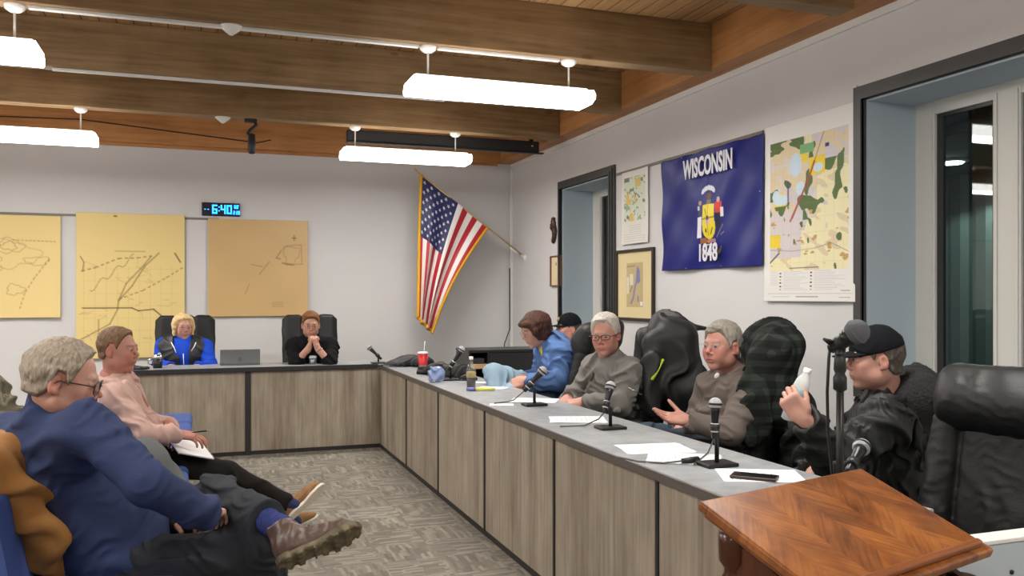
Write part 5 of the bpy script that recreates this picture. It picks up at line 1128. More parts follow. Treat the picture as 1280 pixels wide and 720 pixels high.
def shoe(t, off, heel, toe, n, mu, ms, boot=False, L=None, wd=1.0, mt=None):
    heel, toe = Vector(heel), Vector(toe); a = (toe - heel).normalized(); n = Vector(n); n = (n - a * n.dot(a)).normalized(); u = -n; b = a.cross(u); L = L or (toe - heel).length; S = L / .29
    def q(x, y, z): return tuple(heel + a * x * S + b * y * S + u * z * S)
    R = np.array(Matrix((a, b, u)).transposed()); F = Field(.004)
    F.ell(q(.05, 0, .055), (.05 * S, .036 * S, .05 * S), R, .03); F.ell(q(.13, 0, .055), (.075 * S, .038 * S, .045 * S), R, .04); F.ell(q(.215, .004, .042), (.07 * S, .043 * S, .034 * S), R, .04)
    F.cap(q(.055, 0, .06), q(.07, 0, .09), .042 * S, .038 * S, .03)
    if boot: F.cap(q(.055, 0, .06), q(.045, 0, .14), .046 * S, .048 * S, .03, eb=True); F.torus(q(.046, 0, .135), tuple(u), .040 * S, .010 * S, .01)
    F.cut(q(0, 0, .016), tuple(n), np.array(q(.15, 0, 0)) - .25, np.array(q(.15, 0, 0)) + .25)
    me = F.mesh('up', creases(.003, .04, 3)); me.transform(Matrix.Translation(-off)); up = obj('shoe', me, mu, t)
    F = Field(.004); hgt = .030 if boot else .018
    def fsole(X, Y, Z):
        h0 = np.array(heel); x, y, z = [((X - h0[0]) * R[0, i] + (Y - h0[1]) * R[1, i] + (Z - h0[2]) * R[2, i]) / S for i in range(3)]
        hw = np.interp(x, [-.01, .0, .03, .07, .13, .20, .25, .28, .297, .302], [.0, .02, .034, .035, .031, .046, .044, .033, .012, 0]) * wd; yc = np.interp(x, [0, .12, .22, .3], [0, -.003, .004, .0])
        zb = np.interp(x, [0, .05, .22, .30], [0.002, 0, 0, .016]) if boot else np.interp(x, [0, .22, .3], [0, 0, .010])
        d = np.maximum(np.abs(y - yc) - hw, np.abs(z - zb - hgt / 2 * .6) - hgt / 2)
        if boot: lug = .006 * ((np.sin(x * 150) > .1) & (z < zb + .004)) + .004 * ((np.abs(y - yc) < .010) & (z < zb + .004)) + .008 * ((x > .09) & (x < .12) & (z < zb + .006)); d = d + lug
        return d * S * .8
    F._add(fsole, np.minimum(np.array(q(0, 0, 0)), np.array(q(.3, 0, 0))) - .06, np.maximum(np.array(q(0, 0, 0)), np.array(q(.3, 0, 0))) + .06, .004, 'u')
    me = F.mesh('sole'); me.transform(Matrix.Translation(-off)); so = obj('sole', me, ms, up)
    lc = MB()
    for k in range(4 if not boot else 5):
        x = .10 + .022 * k; z = (.098 - .010 * k) if not boot else (.112 - .014 * k)
        lc.tube([Vector(q(x, -.022, z)) - off, Vector(q(x + .006, 0, z + .006)) - off, Vector(q(x + .012, .022, z)) - off], .0028 * S, 5)
    o = lc.build('laces', mt or ms, up); o['kind'] = 'stuff'
    return up
def cloth(t, off, name, F, m_, disp=None, colfn=None):
    me = F.mesh(name, disp, colfn); me.transform(Matrix.Translation(-off)); return obj(name, me, m_, t)
def person(label, J): p = J['pel']; t = thing('person', label, 'person', (p.x, p.y, 0)); return t, Vector((p.x, p.y, 0))
def bodymesh(t, off, J, H, skin, hands, vox=.0045, neck=.056, headkw={}, paint={}, tg=-.014, **tk):
    F = Field(vox); trunk(F, J, tg, **tk)
    for a in 'LR': arm(F, J['s' + a], J['e' + a], J['w' + a], .046, .038, .026)
    F.cap(J['nk'] - UPV * .03, H.q(0, -.024, -.05), neck * 1.12, neck, .02); H.add(F, **headkw)
    for h in hands: hand(F, **h)
    return cloth(t, off, 'body', F, M_skin, None, H.paint(skin, **paint))
def sleeves(F, J, g=.012, r0=.052, r1=.044, r2=.034, cut=True, cuffs=True, wf=.93):
    for a in 'LR':
        s, e, w = J['s' + a], J['e' + a], J['w' + a]; w2 = e.lerp(w, wf); arm(F, s, e, w2, r0, r1, r2, .035, g, cut)
        if cuffs: F.torus(tuple(w2), tuple(w - e), r2 + g - .006, .0075, .008)
def legs(F, J, r0=.088, r1=.064, r2=.05, g=0, flare=0):
    F.cap(J['hL'], J['hR'], r0 + .012 + g, None, .05); F.cap(J['pel'], J['pel'] + (J['bel'] - J['pel']) * .4, .13 + g, .125 + g, .05, flat=(tuple(J['f']), .8))
    for a in 'LR': F.cap(J['h' + a], J['k' + a], r0 + g, r1 + g, .04); F.cap(J['k' + a], J['a' + a], r1 + g - .002, r2 + g + flare, .03, eb=True)
def hl(M_v): return (mat(M_v, (.02, .015, .012), .3))
# ---------------------------------------------------------------- 1: man in navy sweater, nearest, seen from behind
f1 = nv(RT * .75 + FW * .62)
J = dict(pel=P(135, 694, 2.98), bel=P(112, 655, 2.98), che=P(72, 585, 2.93), nk=P(70, 512, 2.90), f=f1, sR=P(113, 537, 2.70), sL=P(12, 550, 3.08), eR=P(186, 606, 2.60), wR=P(258, 644, 2.85), eL=P(120, 610, 3.35), wL=P(215, 640, 3.12),
         hR=P(165, 706, 2.92), hL=P(140, 690, 3.08), kR=P(328, 690, 2.95), kL=P(268, 624, 3.14), aR=P(345, 850, 2.98), aL=P(334, 652, 2.93))
ANK = P(358, 663, 2.85)
t, off = person('grey haired person in navy sweater and glasses seated at lower left, seen from behind', J)
H = Head(P(80, 476, 2.85), RT * .93 + FW * .30 - UPV * .26, 1.07, wide=1.02)
bodymesh(t, off, J, H, SKIN['light'], [dict(w=J['wR'], d=FW * .97 + RT * .06 - UPV * .1, n=-UPV, side=-1, curl=(.6, .6, .6, .6), sc=.92), dict(w=J['wL'], d=RT * .9 - FW * .3, n=-UPV, side=1)], bw=.18, cw=.17, fl=.74, headkw=dict(jowl=.006), paint=dict(brow=(.32, .27, .22), blush=.7))
M_h1 = M_hair('grey_blond_hair', srgb(146, 134, 118), .22); H.eyes(t, off); H.hair(t, off, M_h1, zf=.078, zs=.0, zb=-.062, th=.017, recede=.018, disp=lambda q: .0015 * vnoise(q, 120, 9))
H.glasses(t, off, mat('tortoise_frame', srgb(70, 40, 28), .3), .028, .020, .0024, dz=.002)
M_navy = M_cloth('navy_fleece', srgb(50, 60, 92), 300, .25, .05); F = Field(.005); trunk(F, J, .014, bw=.165, cw=.178, fl=.76, shr=.060)
F.ell(tuple(J['bel'] + f1 * .09), (.16, .16, .16), k=.06); F.cap(J['pel'] + RT * .045, J['bel'] + RT * .02, .185, .19, .04, flat=(tuple(f1), .9)); sleeves(F, J, .016, .057, .050, .038, wf=1.0)
F.torus(tuple(J['nk'] + UPV * .016), tuple(Vector((0, 0, 1)) + RT * .25), .068, .020, .03); F.torus(tuple(J['nk'] + UPV * .046), tuple(Vector((0, 0, 1)) + RT * .32), .070, .014, .03); F.torus(tuple(J['nk'] + UPV * .068 - RT * .012), tuple(Vector((0, 0, 1)) + RT * .5), .070, .011, .03)
pe = J['pel'] - UPV * .075; F.cut(tuple(pe), (-.22, -.1, -1), np.array(pe) - .35, np.array(pe) + .35, .01)
ax = (J['che'] - J['pel']).normalized()
cloth(t, off, 'sweater', F, M_navy, dsum(creases(.010, .12, 62, tuple(ax), cross=5), creases(.003, .05, 63, tuple(ax))))
M_jean = M_cloth('charcoal_denim', srgb(50, 52, 57), 500, .3, .12, .85); F = Field(.005); legs(F, J, .094, .074, .066, .004, .010)
cloth(t, off, 'trousers', F, M_jean, dsum(creases(.014, .11, 64, (.4, .3, .9)), creases(.005, .045, 65)))
F = Field(.004); an = J['aL']; F.cap(an - (ANK - an) * .4, ANK, .046, .040, .01); cloth(t, off, 'sock', F, M_cloth('blue_sock', srgb(52, 60, 112), 500, .4), creases(.003, .02, 3))
M_boot = mat('brown_boot_leather', srgb(84, 64, 54), .42, bump=(120, .15), var=(9, .18)); M_bsole = mat('lugged_sole', srgb(98, 88, 66), .7, var=(26, .6))
shoe(t, off, P(350, 708, 2.74), P(452, 666, 2.84), -FW * .70 - UPV * .62 + RT * .24, M_boot, M_bsole, True, wd=1.12, mt=mat('boot_lace', srgb(60, 44, 34), .7))
shoe(t, off, Vector((J['aR'].x - .06, J['aR'].y - .01, 0)), Vector((J['aR'].x + .24, J['aR'].y - .03, 0.0)), (0, 0, -1), M_boot, M_bsole, True)
# ---------------------------------------------------------------- 2: man in the pink sweater
f2 = nv(RT * .98 + FW * .1)
J = dict(pel=P(177, 573, 4.77), bel=P(172, 548, 4.75), che=P(154, 512, 4.75), nk=P(145, 477, 4.74), f=f2, sR=P(147, 497, 4.56), sL=P(152, 493, 4.94), eR=P(182, 543, 4.48), wR=P(222, 543, 4.60), eL=P(186, 536, 4.98), wL=P(212, 531, 4.76),
         hR=P(180, 574, 4.67), hL=P(182, 572, 4.86), kR=P(283, 590, 4.85), kL=P(286, 590, 5.02), aR=P(359, 627, 5.02), aL=P(362, 646, 5.16))
t, off = person('person in a salmon pink pullover holding a notepad, seated in profile at left', J)
H = Head(P(148, 437.5, 4.72), RT * .99 - FW * .04 - UPV * .05, 1.0)
bodymesh(t, off, J, H, SKIN['ruddy'], [dict(w=J['wR'], d=RT * .95 - UPV * .12 + FW * .1, n=-UPV + FW * .2, side=-1, curl=(.35, .4, .45, .5), spread=.03), dict(w=J['wL'], d=RT * .62 - UPV * .55 - FW * .55, n=-UPV * .7 - RT * .4, side=1, curl=(.45, .45, .5, .5), spread=.03)], bw=.135, cw=.155, headkw=dict(jowl=0), paint=dict(brow=(.20, .12, .08), blush=.6))
H.eyes(t, off); H.hair(t, off, M_hair('light_brown_hair', srgb(112, 86, 62)), zf=.084, zs=.006, zb=-.058, th=.0075, top=.007, recede=.01)
M_pink = M_cloth('salmon_pink_knit', srgb(204, 170, 158), 300, .7, .05); F = Field(.0055); trunk(F, J, .010, bw=.142, cw=.160, shr=.058); sleeves(F, J, .010, .058, .048, .034)
F.torus(tuple(J['nk'] + UPV * .008), tuple(Vector((0, 0, 1)) + RT * .45), .062, .014, .02, sx=(tuple(f2), 1.1)); F.ell(tuple(J['bel'] + f2 * .04), (.12, .12, .12), k=.05)
cloth(t, off, 'sweater', F, M_pink, dsum(creases(.012, .075, 74, (.5, .2, .85), cross=4.5), creases(.005, .04, 73)))
F = Field(.004); F.torus(tuple(J['nk'] + UPV * .026 + f2 * .008), tuple(Vector((0, 0, 1)) + RT * .5), .067, .014, .01, sx=(tuple(f2), 1.12)); F.torus(tuple(J['nk'] + UPV * .008 + f2 * .012), tuple(Vector((0, 0, 1)) + RT * .5), .076, .013, .02, sx=(tuple(f2), 1.12)); F.cap(J['nk'] + f2 * .09 - UPV * .01, J['che'] + f2 * .125 + UPV * .02, .016, .012, .01); cloth(t, off, 'collar', F, M_cloth('dusty_rose_knit', srgb(172, 118, 108), 420, .25))
F = Field(.0055); legs(F, J, .080, .058, .042, .004); cloth(t, off, 'trousers', F, M_cloth('black_chino', srgb(28, 26, 25), 500, .2, .1), dsum(creases(.010, .09, 74, (.5, .3, .8))))
for a in 'LR':
    F = Field(.005); kd = (J['a' + a] - J['k' + a]).normalized(); F.cap(J['a' + a] - kd * .04, J['a' + a] + kd * .05, .036, .034); cloth(t, off, 'sock', F, M_cloth('navy_sock', srgb(54, 62, 100), 500, .3))
M_sue = mat('tan_suede', srgb(146, 108, 72), .85, bump=(300, .3), var=(12, .1)); M_gum = mat('brown_gum_sole', srgb(96, 66, 44), .6); M_ws = mat('white_sole', srgb(222, 212, 196), .5)
shoe(t, off, P(361, 650, 5.0), P(406, 608, 5.14), RT * .62 - UPV * .60 - FW * .5, M_sue, M_ws, mt=mat('suede_lace', srgb(60, 44, 34), .7))
shoe(t, off, P(362, 663, 5.16), P(397, 646, 5.28), RT * .3 - UPV * .9, M_sue, M_ws, mt=M_gum)
# watch-free wrist, ring
pad = thing('notepad', 'white spiral notepad on the lap of the person in the salmon pullover', 'notepad', P(240, 559, 4.72)); B = pad.location
dx = (P(262, 562, 4.86) - P(214, 553, 4.66)).normalized(); dyv = (FW * .95 + RT * .1); dyv = (dyv - dx * dyv.dot(dx)).normalized(); dn = dx.cross(dyv)
MT = Matrix((dx, dyv, dn)).transposed().to_4x4(); MB().rbox(-.13, .10, -.09, .09, -.004, .004, .002, MT).build('pages', M_sheet, pad); MB().rbox(-.132, .102, -.092, .092, -.007, -.0045, .001, MT).build('cover', M_blackmetal, pad)
sp = MB()
for k in range(14): y = -.08 + .012 * k; sp.tube([MT @ Vector((.102 + .008 * math.cos(a), y, .008 * math.sin(a))) for a in np.linspace(0, 2 * PI, 9)[:-1]], .0012, 4, closed=True)
o = sp.build('spiral_binding', M_chrome, pad); o['kind'] = 'stuff'
pn = thing('pen', 'black pen held in the hand over the notepad', 'pen', P(246, 540, 4.62)); pd = nv(RT * 1 + UPV * .12); MB().tube([-pd * .05, pd * .055], .0042, 8).build('barrel', M_blackmetal, pn); MB().tube([pd * .055, pd * .07], [.0042, .001], 8).build('tip', M_chrome, pn)
# ---------------------------------------------------------------- 3: blonde woman in blue hoodie and vest
f3 = nv(-FW * .96 + RT * .15)
J = dict(pel=P(229, 488, 8.2), bel=P(229, 470, 8.16), che=P(229, 446, 8.14), nk=P(229, 426, 8.16), f=f3, sR=P(205, 433, 8.12), sL=P(255, 434, 8.20), eR=P(199, 458, 8.06), wR=P(214, 459, 7.86), eL=P(263, 459, 8.10), wL=P(246, 459, 7.9),
         hR=P(221, 488, 8.15), hL=P(238, 488, 8.2), kR=P(222, 492, 7.78), kL=P(242, 492, 7.82), aR=P(222, 540, 7.75), aL=P(242, 540, 7.8))
t, off = person('person with blonde hair in a royal blue hoodie and black vest at the back desk', J)
H = Head(P(228.5, 409, 8.14), -FW * .80 + RT * .60 - UPV * .06, .98)
bodymesh(t, off, J, H, SKIN['pink'], [dict(w=J['wR'], d=RT * .8 - FW * .5, n=-UPV, side=1), dict(w=J['wL'], d=-RT * .8 - FW * .5, n=-UPV, side=-1)], vox=.005, neck=.05, tg=-.02, paint=dict(brow=(.3, .2, .12), blush=.5))
H.eyes(t, off, (0, 1, 0)); 
def exh(F):
    for e in (-1, 1): F.cap(H.q(e * .076, .0, .04), H.q(e * .084, .012, -.07), .026, .016, .03); F.cap(H.q(e * .066, .035, .085), H.q(e * .088, .035, -.0), .018, .014, .03); F.cap(H.q(e * .088, .035, 0), H.q(e * .080, .035, -.07), .014, .010, .02)
    F.cap(H.q(0, -.07, .03), H.q(0, -.07, -.07), .06, .04, .03)
H.hair(t, off, M_hair('blonde_hair', srgb(216, 186, 136), .25), zf=.084, zs=-.03, zb=-.09, th=.022, extra=exh, vox=.0045)
H.glasses(t, off, mat('thin_rose_frame', srgb(150, 90, 84), .4), .025, .015, .0013)
M_roy = M_cloth('royal_blue_fleece', srgb(30, 72, 190), 300, .2, .05); F = Field(.0055); trunk(F, J, .012, cw=.17, bw=.165); sleeves(F, J, .014, .062, .052, .036); F.cap(J['bel'], J['pel'], .17, .19, .04, flat=(tuple(f3), .9))
cloth(t, off, 'hoodie', F, M_roy, creases(.004, .08, 82, (.3, .2, .9)))
F = Field(.0055); n3 = (UPV + f3 * .45); F.torus(tuple(J['nk'] + UPV * .020 - f3 * .02), tuple(n3), .080, .030, .03); F.cap(J['nk'] - f3 * .08 + UPV * .01, J['nk'] - f3 * .10 - UPV * .06, .06, .04, .04)
for a in (-1, 1): sdir = RT * a; F.cap(J['nk'] + sdir * .072 + f3 * .05, J['nk'] + sdir * .015 + f3 * .13 - UPV * .12, .022, .014, .03)
cloth(t, off, 'hood', F, M_roy, creases(.006, .05, 83))
F = Field(.0055); JJ = dict(J); trunk(F, JJ, .034, cw=.172, bw=.168, shr=.03); F.cap(J['bel'], J['pel'], .18, .20, .04, flat=(tuple(f3), .92))
for a, sd in (('L', 1), ('R', -1)): F.cap(J['s' + a] + RT * sd * .05 + UPV * .06, J['e' + a] + RT * sd * .03 - UPV * .02, .062, .07, .03, 's')
b0 = J['che'] + f3 * .14 + RT * .035; F.box(tuple(b0 - UPV * .06), (.038, .12, .30), np.array(Matrix((RT, FW, UPV)).transposed()), .01, .006, 's'); F.cap(J['nk'] + f3 * .0 + UPV * .02, J['che'] + f3 * .2 + UPV * .02, .105, .03, .01, 's')
cloth(t, off, 'vest', F, mat('black_vest_nylon', (.008, .009, .010), .5, bump=(60, .2)), creases(.004, .08, 82, (.3, .2, .9)))
ds = MB()
for x0, y0, x1, y1 in ((214, 428, 220, 441), (245, 428, 239, 439)):
    p0, p1 = P(x0, y0, 7.99), P(x1, y1, 7.955); ds.tube([p0 - off, p0.lerp(p1, .5) - off - FW * .01 + RT * .008, p1 - off], .0045, 6)
for s_ in ds.v: pass
o = MB(); dsp = ds; oo = dsp.build('drawstring', M_sheet, t)
pz = MB(); pz.tube([J['che'] + f3 * .155 + RT * .035 + UPV * .04 - off, J['che'] + f3 * .165 - UPV * .12 - off + RT * .045], .003, 6).build('zipper', M_sheet, t)
c = P(199.5, 444, 8.02); MB().lathe([(.001, .0), (.022, .0), (.024, .004), (.016, .006), (.015, .004), (.001, .004)], 18, Matrix.Translation(c - off) @ nv(-FW - RT * .35).to_track_quat('Z', 'Y').to_matrix().to_4x4()).build('sleeve_badge', mat('cream_badge', srgb(200, 190, 150), .6), t)
F = Field(.008); legs(F, J, .09, .065, .05); cloth(t, off, 'trousers', F, M_jean)
for a in 'LR': shoe(t, off, Vector((J['a' + a].x, J['a' + a].y + .06, 0)), Vector((J['a' + a].x, J['a' + a].y - .2, 0)), (0, 0, -1), M_blackmetal, M_edge)
# ---------------------------------------------------------------- 4: man with clasped hands
f4 = nv(-FW * .98 - RT * .0)
J = dict(pel=P(391, 488, 8.25), bel=P(391, 468, 8.2), che=P(390, 446, 8.16), nk=P(389, 425, 8.18), f=f4, sR=P(367, 432, 8.16), sL=P(413, 432, 8.16), eR=P(369, 455, 7.97), wR=P(386.5, 434, 7.97), eL=P(413, 455, 7.97), wL=P(396.5, 434, 7.97),
         hR=P(383, 488, 8.2), hL=P(400, 488, 8.2), kR=P(382, 492, 8.12), kL=P(402, 492, 8.12), aR=P(382, 540, 8.22), aL=P(402, 540, 8.22))
t, off = person('person with short brown hair in black, hands clasped at the mouth at the back desk', J)
H = Head(P(388.5, 406.5, 8.1), -FW * .92 + RT * .26 - UPV * .16, .98)
bodymesh(t, off, J, H, SKIN['light'], [dict(w=J['wR'], d=UPV * .92 + RT * .25 - FW * .05, n=RT + FW * .25, side=-1, curl=(.75, .8, .85, .9), sc=.95, spread=.0), dict(w=J['wL'], d=UPV * .92 - RT * .25 - FW * .05, n=-RT + FW * .25, side=1, curl=(.8, .85, .85, .9), sc=.95, spread=.0)], vox=.0045, tg=-.02, paint=dict(brow=(.16, .09, .05), blush=.4))
H.eyes(t, off, (-.3, 1, -.1)); H.hair(t, off, M_hair('brown_hair', srgb(120, 78, 46)), zf=.088, zs=.002, zb=-.065, th=.009, top=.012)
H.glasses(t, off, mat('thin_brown_frame', srgb(96, 70, 56), .4), .024, .014, .0013)
M_blk = M_cloth('black_knit', srgb(15, 15, 18), 300, .3, .08); F = Field(.0055); trunk(F, J, .012); F.cap(J['bel'], J['pel'], .16, .17, .04, flat=(tuple(f4), .9))
for a in 'LR':
    s, e, w = J['s' + a], J['e' + a], J['w' + a]; w2 = e.lerp(w, .42); arm(F, s, e, w2, .058, .048, .045, .035, .012, True)
F.torus(tuple(J['nk'] + UPV * .01), tuple(UPV + f4 * .3), .064, .016, .02); cloth(t, off, 'sweater', F, M_blk, creases(.010, .08, 92, (.3, .2, .9)))
wv = (J['wL'] - J['eL']).normalized(); o = MB(); pc = J['eL'].lerp(J['wL'], .82) - off; ring_ = [pc + (wv.orthogonal().normalized() * math.cos(a) + wv.cross(wv.orthogonal().normalized()) * math.sin(a)) * .031 for a in np.linspace(0, 2 * PI, 20)[:-1]]; o.tube(ring_, .006, 6, closed=True); o.build('wristwatch', M_chrome, t)
F = Field(.008); legs(F, J, .09, .065, .05); cloth(t, off, 'trousers', F, M_jean)
for a in 'LR': shoe(t, off, Vector((J['a' + a].x, J['a' + a].y + .06, 0)), Vector((J['a' + a].x, J['a' + a].y - .2, 0)), (0, 0, -1), M_blackmetal, M_edge)
# ---------------------------------------------------------------- 5: woman in blue cardigan
f5 = nv(-RT * .93 - FW * .32)
J = dict(pel=P(704, 497, 6.3), bel=P(700, 480, 6.26), che=P(697, 454, 6.24), nk=P(684, 431, 6.24), f=f5, sL=P(707, 443, 6.06), sR=P(683, 440, 6.42), eL=P(700, 478, 5.98), wL=P(656, 476, 5.98), eR=P(674, 472, 6.42), wR=P(652, 474, 6.16),
         hL=P(704, 497, 6.2), hR=P(704, 495, 6.4), kL=P(640, 492, 6.0), kR=P(617, 466, 6.12), aL=P(640, 575, 6.05), aR=P(625, 520, 5.98))
t, off = person('person with a brown bob and blue cardigan looking down at folded hands', J)
H = Head(P(669, 412, 6.2), -RT * .84 - FW * .34 - UPV * .38, 1.0)
bodymesh(t, off, J, H, SKIN['light'], [dict(w=J['wL'], d=-RT * .9 - UPV * .25, n=FW * .7 - UPV * .5, side=-1, curl=(.6, .6, .6, .6), spread=0), dict(w=J['wR'], d=-RT * .85 - FW * .3 - UPV * .3, n=-FW * .7 - UPV * .5, side=1, curl=(.6, .6, .6, .6), spread=0)], vox=.0048, neck=.052, tg=-.02, paint=dict(brow=(.2, .12, .08), blush=.5), headkw=dict(jowl=.004))
H.eyes(t, off, (0, .8, -.6))
def exb(F):
    for e in (-1, 1): F.cap(H.q(e * .070, -.01, .05), H.q(e * .074, -.014, -.060), .030, .024, .03); F.cap(H.q(e * .056, .06, .07), H.q(e * .078, .040, -.0), .020, .018, .03); F.cap(H.q(e * .078, .040, 0), H.q(e * .076, .026, -.055), .017, .013, .03)
    F.cap(H.q(0, -.07, .03), H.q(0, -.075, -.06), .062, .05, .03); F.cap(H.q(-.035, .078, .066), H.q(.035, .078, .066), .014, None, .03)
H.hair(t, off, M_hair('chestnut_hair', srgb(70, 42, 32), .2), zf=.060, zs=-.03, zb=-.085, th=.018, extra=exb, vox=.0045)
H.glasses(t, off, mat('silver_frame', (.4, .38, .36), .3, metal=.8), .026, .018, .0013)
M_card = M_cloth('blue_cardigan_knit', srgb(84, 112, 160), 200, .5, .06); F = Field(.0055); trunk(F, J, .020, bw=.18, cw=.175, shr=.066); sleeves(F, J, .018, .066, .056, .040); F.cap(J['bel'], J['pel'], .19, .20, .05, flat=(tuple(f5), .85))
F.torus(tuple(J['nk'] + UPV * .006), tuple(UPV + f5 * .6), .068, .018, .02)
fc = J['che'] + f5 * .15; F.cap(J['nk'] + f5 * .09 + UPV * .01 - FW * .02, J['bel'] + f5 * .22 - FW * .03, .042, .07, .01, 's')
cloth(t, off, 'cardigan', F, M_card, dsum(creases(.015, .11, 95, (.4, .1, .9)), creases(.005, .05, 96)))
F = Field(.006); trunk(F, J, .006, bw=.165, cw=.16); F.ell(tuple(J['bel'] + f5 * .05), (.13, .13, .13), k=.05); cloth(t, off, 'shirt', F, M_cloth('yellow_shirt', srgb(222, 208, 70), 400, .2), creases(.006, .07, 97))
M_lj = M_cloth('light_blue_denim', srgb(140, 164, 180), 500, .25, .08); F = Field(.0055); legs(F, J, .085, .064, .052, .004); cloth(t, off, 'trousers', F, M_lj, creases(.010, .08, 98, (.6, .2, .5)))
for a in 'LR': e = J['a' + a]; shoe(t, off, Vector((e.x + .05, e.y, max(0, e.z - .1) if a == 'R' else 0)), Vector((e.x - .2, e.y, max(0, e.z - .1) if a == 'R' else 0)), (0, 0, -1), M_blackmetal, M_edge)
# ---------------------------------------------------------------- 6: man in the cap by the far window
def cap_hat(H, t, off, m_, h0=.028, dz=0, badge=None):
    F = Field(.004); c = H.q(0, -.014, .036 + dz); F.ell(c, H.r(.087, .106, .101), H.Rn, .01); F.cut(H.q(0, 0, h0), tuple(-(H.R @ Vector((0, .22, 1)))), np.array(H.c) - .2, np.array(H.c) + .2, .006)
    F.ell(H.q(0, -.014, .132 + dz), H.r(.009, .009, .006), H.Rn, .004)
    o = cloth(t, off, 'cap', F, m_, creases(.002, .05, 5)); q = H.loc
    u = np.linspace(-1, 1, 18); rows = []; vs = []
    for j in range(7):
        r = j / 6
        for a in u:
            x = a * .072; y0 = -.014 + .105 * math.sqrt(max(0, 1 - (x / .088) ** 2)) - .004; y = y0 + r * .075 * math.sqrt(max(.0, 1 - abs(a) ** 2.6)); z = h0 + .006 - (y - .05) * .22 - .020 * a * a + .01 * 1
            vs.append(Vector(H.q(x, y, z)) - off)
    n = len(u); fs = [(j * n + i, j * n + i + 1, (j + 1) * n + i + 1, (j + 1) * n + i) for j in range(6) for i in range(n - 1)]
    me = bpy.data.meshes.new('brim'); me.from_pydata([tuple(v) for v in vs], [], fs); b = obj('brim', me, m_, o); md = b.modifiers.new('s', 'SOLIDIFY'); md.thickness = .005
    return o
M_capb = M_cloth('black_twill', srgb(15, 17, 22), 400, .3, .05)
f6 = nv(-RT * .95 - FW * .2)
J = dict(pel=P(727, 496, 7.05), bel=P(724, 478, 7.02), che=P(720, 453, 7.0), nk=P(717, 429, 7.0), f=f6, sL=P(726, 440, 6.82), sR=P(710, 438, 7.2), eL=P(722, 472, 6.75), wL=P(690, 474, 6.8), eR=P(702, 470, 7.25), wR=P(682, 474, 7.0),
         hL=P(727, 497, 6.95), hR=P(725, 496, 7.15), kL=P(665, 500, 6.85), kR=P(662, 499, 7.05), aL=P(668, 560, 6.85), aR=P(664, 560, 7.05))
t, off = person('person in a dark cap and pale shirt leaning back by the far window', J)
H = Head(P(710, 411, 6.95), -RT * .90 - FW * .34 + UPV * .04, .97)
bodymesh(t, off, J, H, SKIN['red'], [dict(w=J['wL'], d=-RT, n=-UPV, side=-1), dict(w=J['wR'], d=-RT, n=-UPV, side=1)], vox=.005, paint=dict(brow=(.2, .14, .1), blush=.5))
H.eyes(t, off); H.hair(t, off, M_hair('dark_grey_hair', srgb(90, 82, 76)), zf=.07, zs=.0, zb=-.06, th=.006, vox=.0045); hat = cap_hat(H, t, off, M_capb)
MB().lathe([(.001, 0), (.018, 0), (.02, .003), (.001, .004)], 14, Matrix.Translation(Vector(H.q(0, .090, .075)) - off) @ (H.R @ Vector((0, 1, .35))).to_track_quat('Z', 'Y').to_matrix().to_4x4()).build('cap_emblem', mat('tan_thread', srgb(150, 130, 70), .7), hat)
F = Field(.006); trunk(F, J, .010); sleeves(F, J, .01); F.torus(tuple(J['nk'] + UPV * .008), tuple(UPV), .062, .012, .02); cloth(t, off, 'shirt', F, M_cloth('pale_blue_check', srgb(168, 184, 196), 200, .2, .12), creases(.008, .08, 101))
F = Field(.008); legs(F, J, .085, .062, .05); cloth(t, off, 'trousers', F, M_jean)
for a in 'LR': e = J['a' + a]; shoe(t, off, Vector((e.x + .05, e.y, 0)), Vector((e.x - .2, e.y, 0)), (0, 0, -1), M_blackmetal, M_edge)
# ---------------------------------------------------------------- 7: man with glasses in the grey shirt
f7 = nv(-RT * .88 - FW * .46)
J = dict(pel=P(776, 524, 5.36), bel=P(770, 500, 5.33), che=P(764, 473, 5.3), nk=P(760, 449, 5.29), f=f7, sL=P(786, 464, 5.08), sR=P(742, 460, 5.46), eL=P(776, 504, 4.98), wL=P(729, 502, 5.10), eR=P(722, 492, 5.46), wR=P(709, 499, 5.24),
         hL=P(778, 526, 5.25), hR=P(774, 524, 5.44), kL=P(715, 535, 5.1), kR=P(702, 530, 5.32), aL=P(715, 620, 5.1), aR=P(702, 612, 5.3))
t, off = person('person with silver hair, dark glasses and a grey henley, arms crossed on the desk', J)
H = Head(P(757, 419, 5.2), -RT * .40 - FW * .88 - UPV * .14, 1.0, roll=.05)
bodymesh(t, off, J, H, SKIN['red'], [dict(w=J['wL'], d=-RT * .95 - UPV * .12, n=-UPV + FW * .3, side=-1, curl=(.3, .35, .4, .45), spread=.02), dict(w=J['wR'], d=-RT * .2 - FW * .9 - UPV * .15, n=-UPV, side=1, curl=(.3, .3, .35, .35), spread=.02)], paint=dict(brow=(.34, .28, .24), blush=.6), neck=.060, headkw=dict(jowl=.002))
H.eyes(t, off, (0, .9, -.4)); H.hair(t, off, M_hair('silver_hair', srgb(190, 184, 174), .2), zf=.082, zs=.0, zb=-.065, th=.011, top=.012, recede=.012)
H.glasses(t, off, mat('black_red_frame', srgb(60, 22, 24), .3), .026, .014, .0022, sq=4)
M_gry = M_cloth('grey_henley_knit', srgb(118, 115, 110), 350, .3, .05); F = Field(.0055); trunk(F, J, .012, bw=.158, cw=.165, shr=.060); sleeves(F, J, .014, .062, .050, .036)
F.torus(tuple(J['nk'] + UPV * .004), tuple(UPV + f7 * .5), .066, .013, .02, sx=(tuple(f7), 1.1)); F.ell(tuple(J['bel'] + f7 * .04), (.13, .13, .13), k=.05)
cloth(t, off, 'shirt', F, M_gry, dsum(creases(.013, .10, 112, (.5, .2, .7)), creases(.005, .05, 113)))
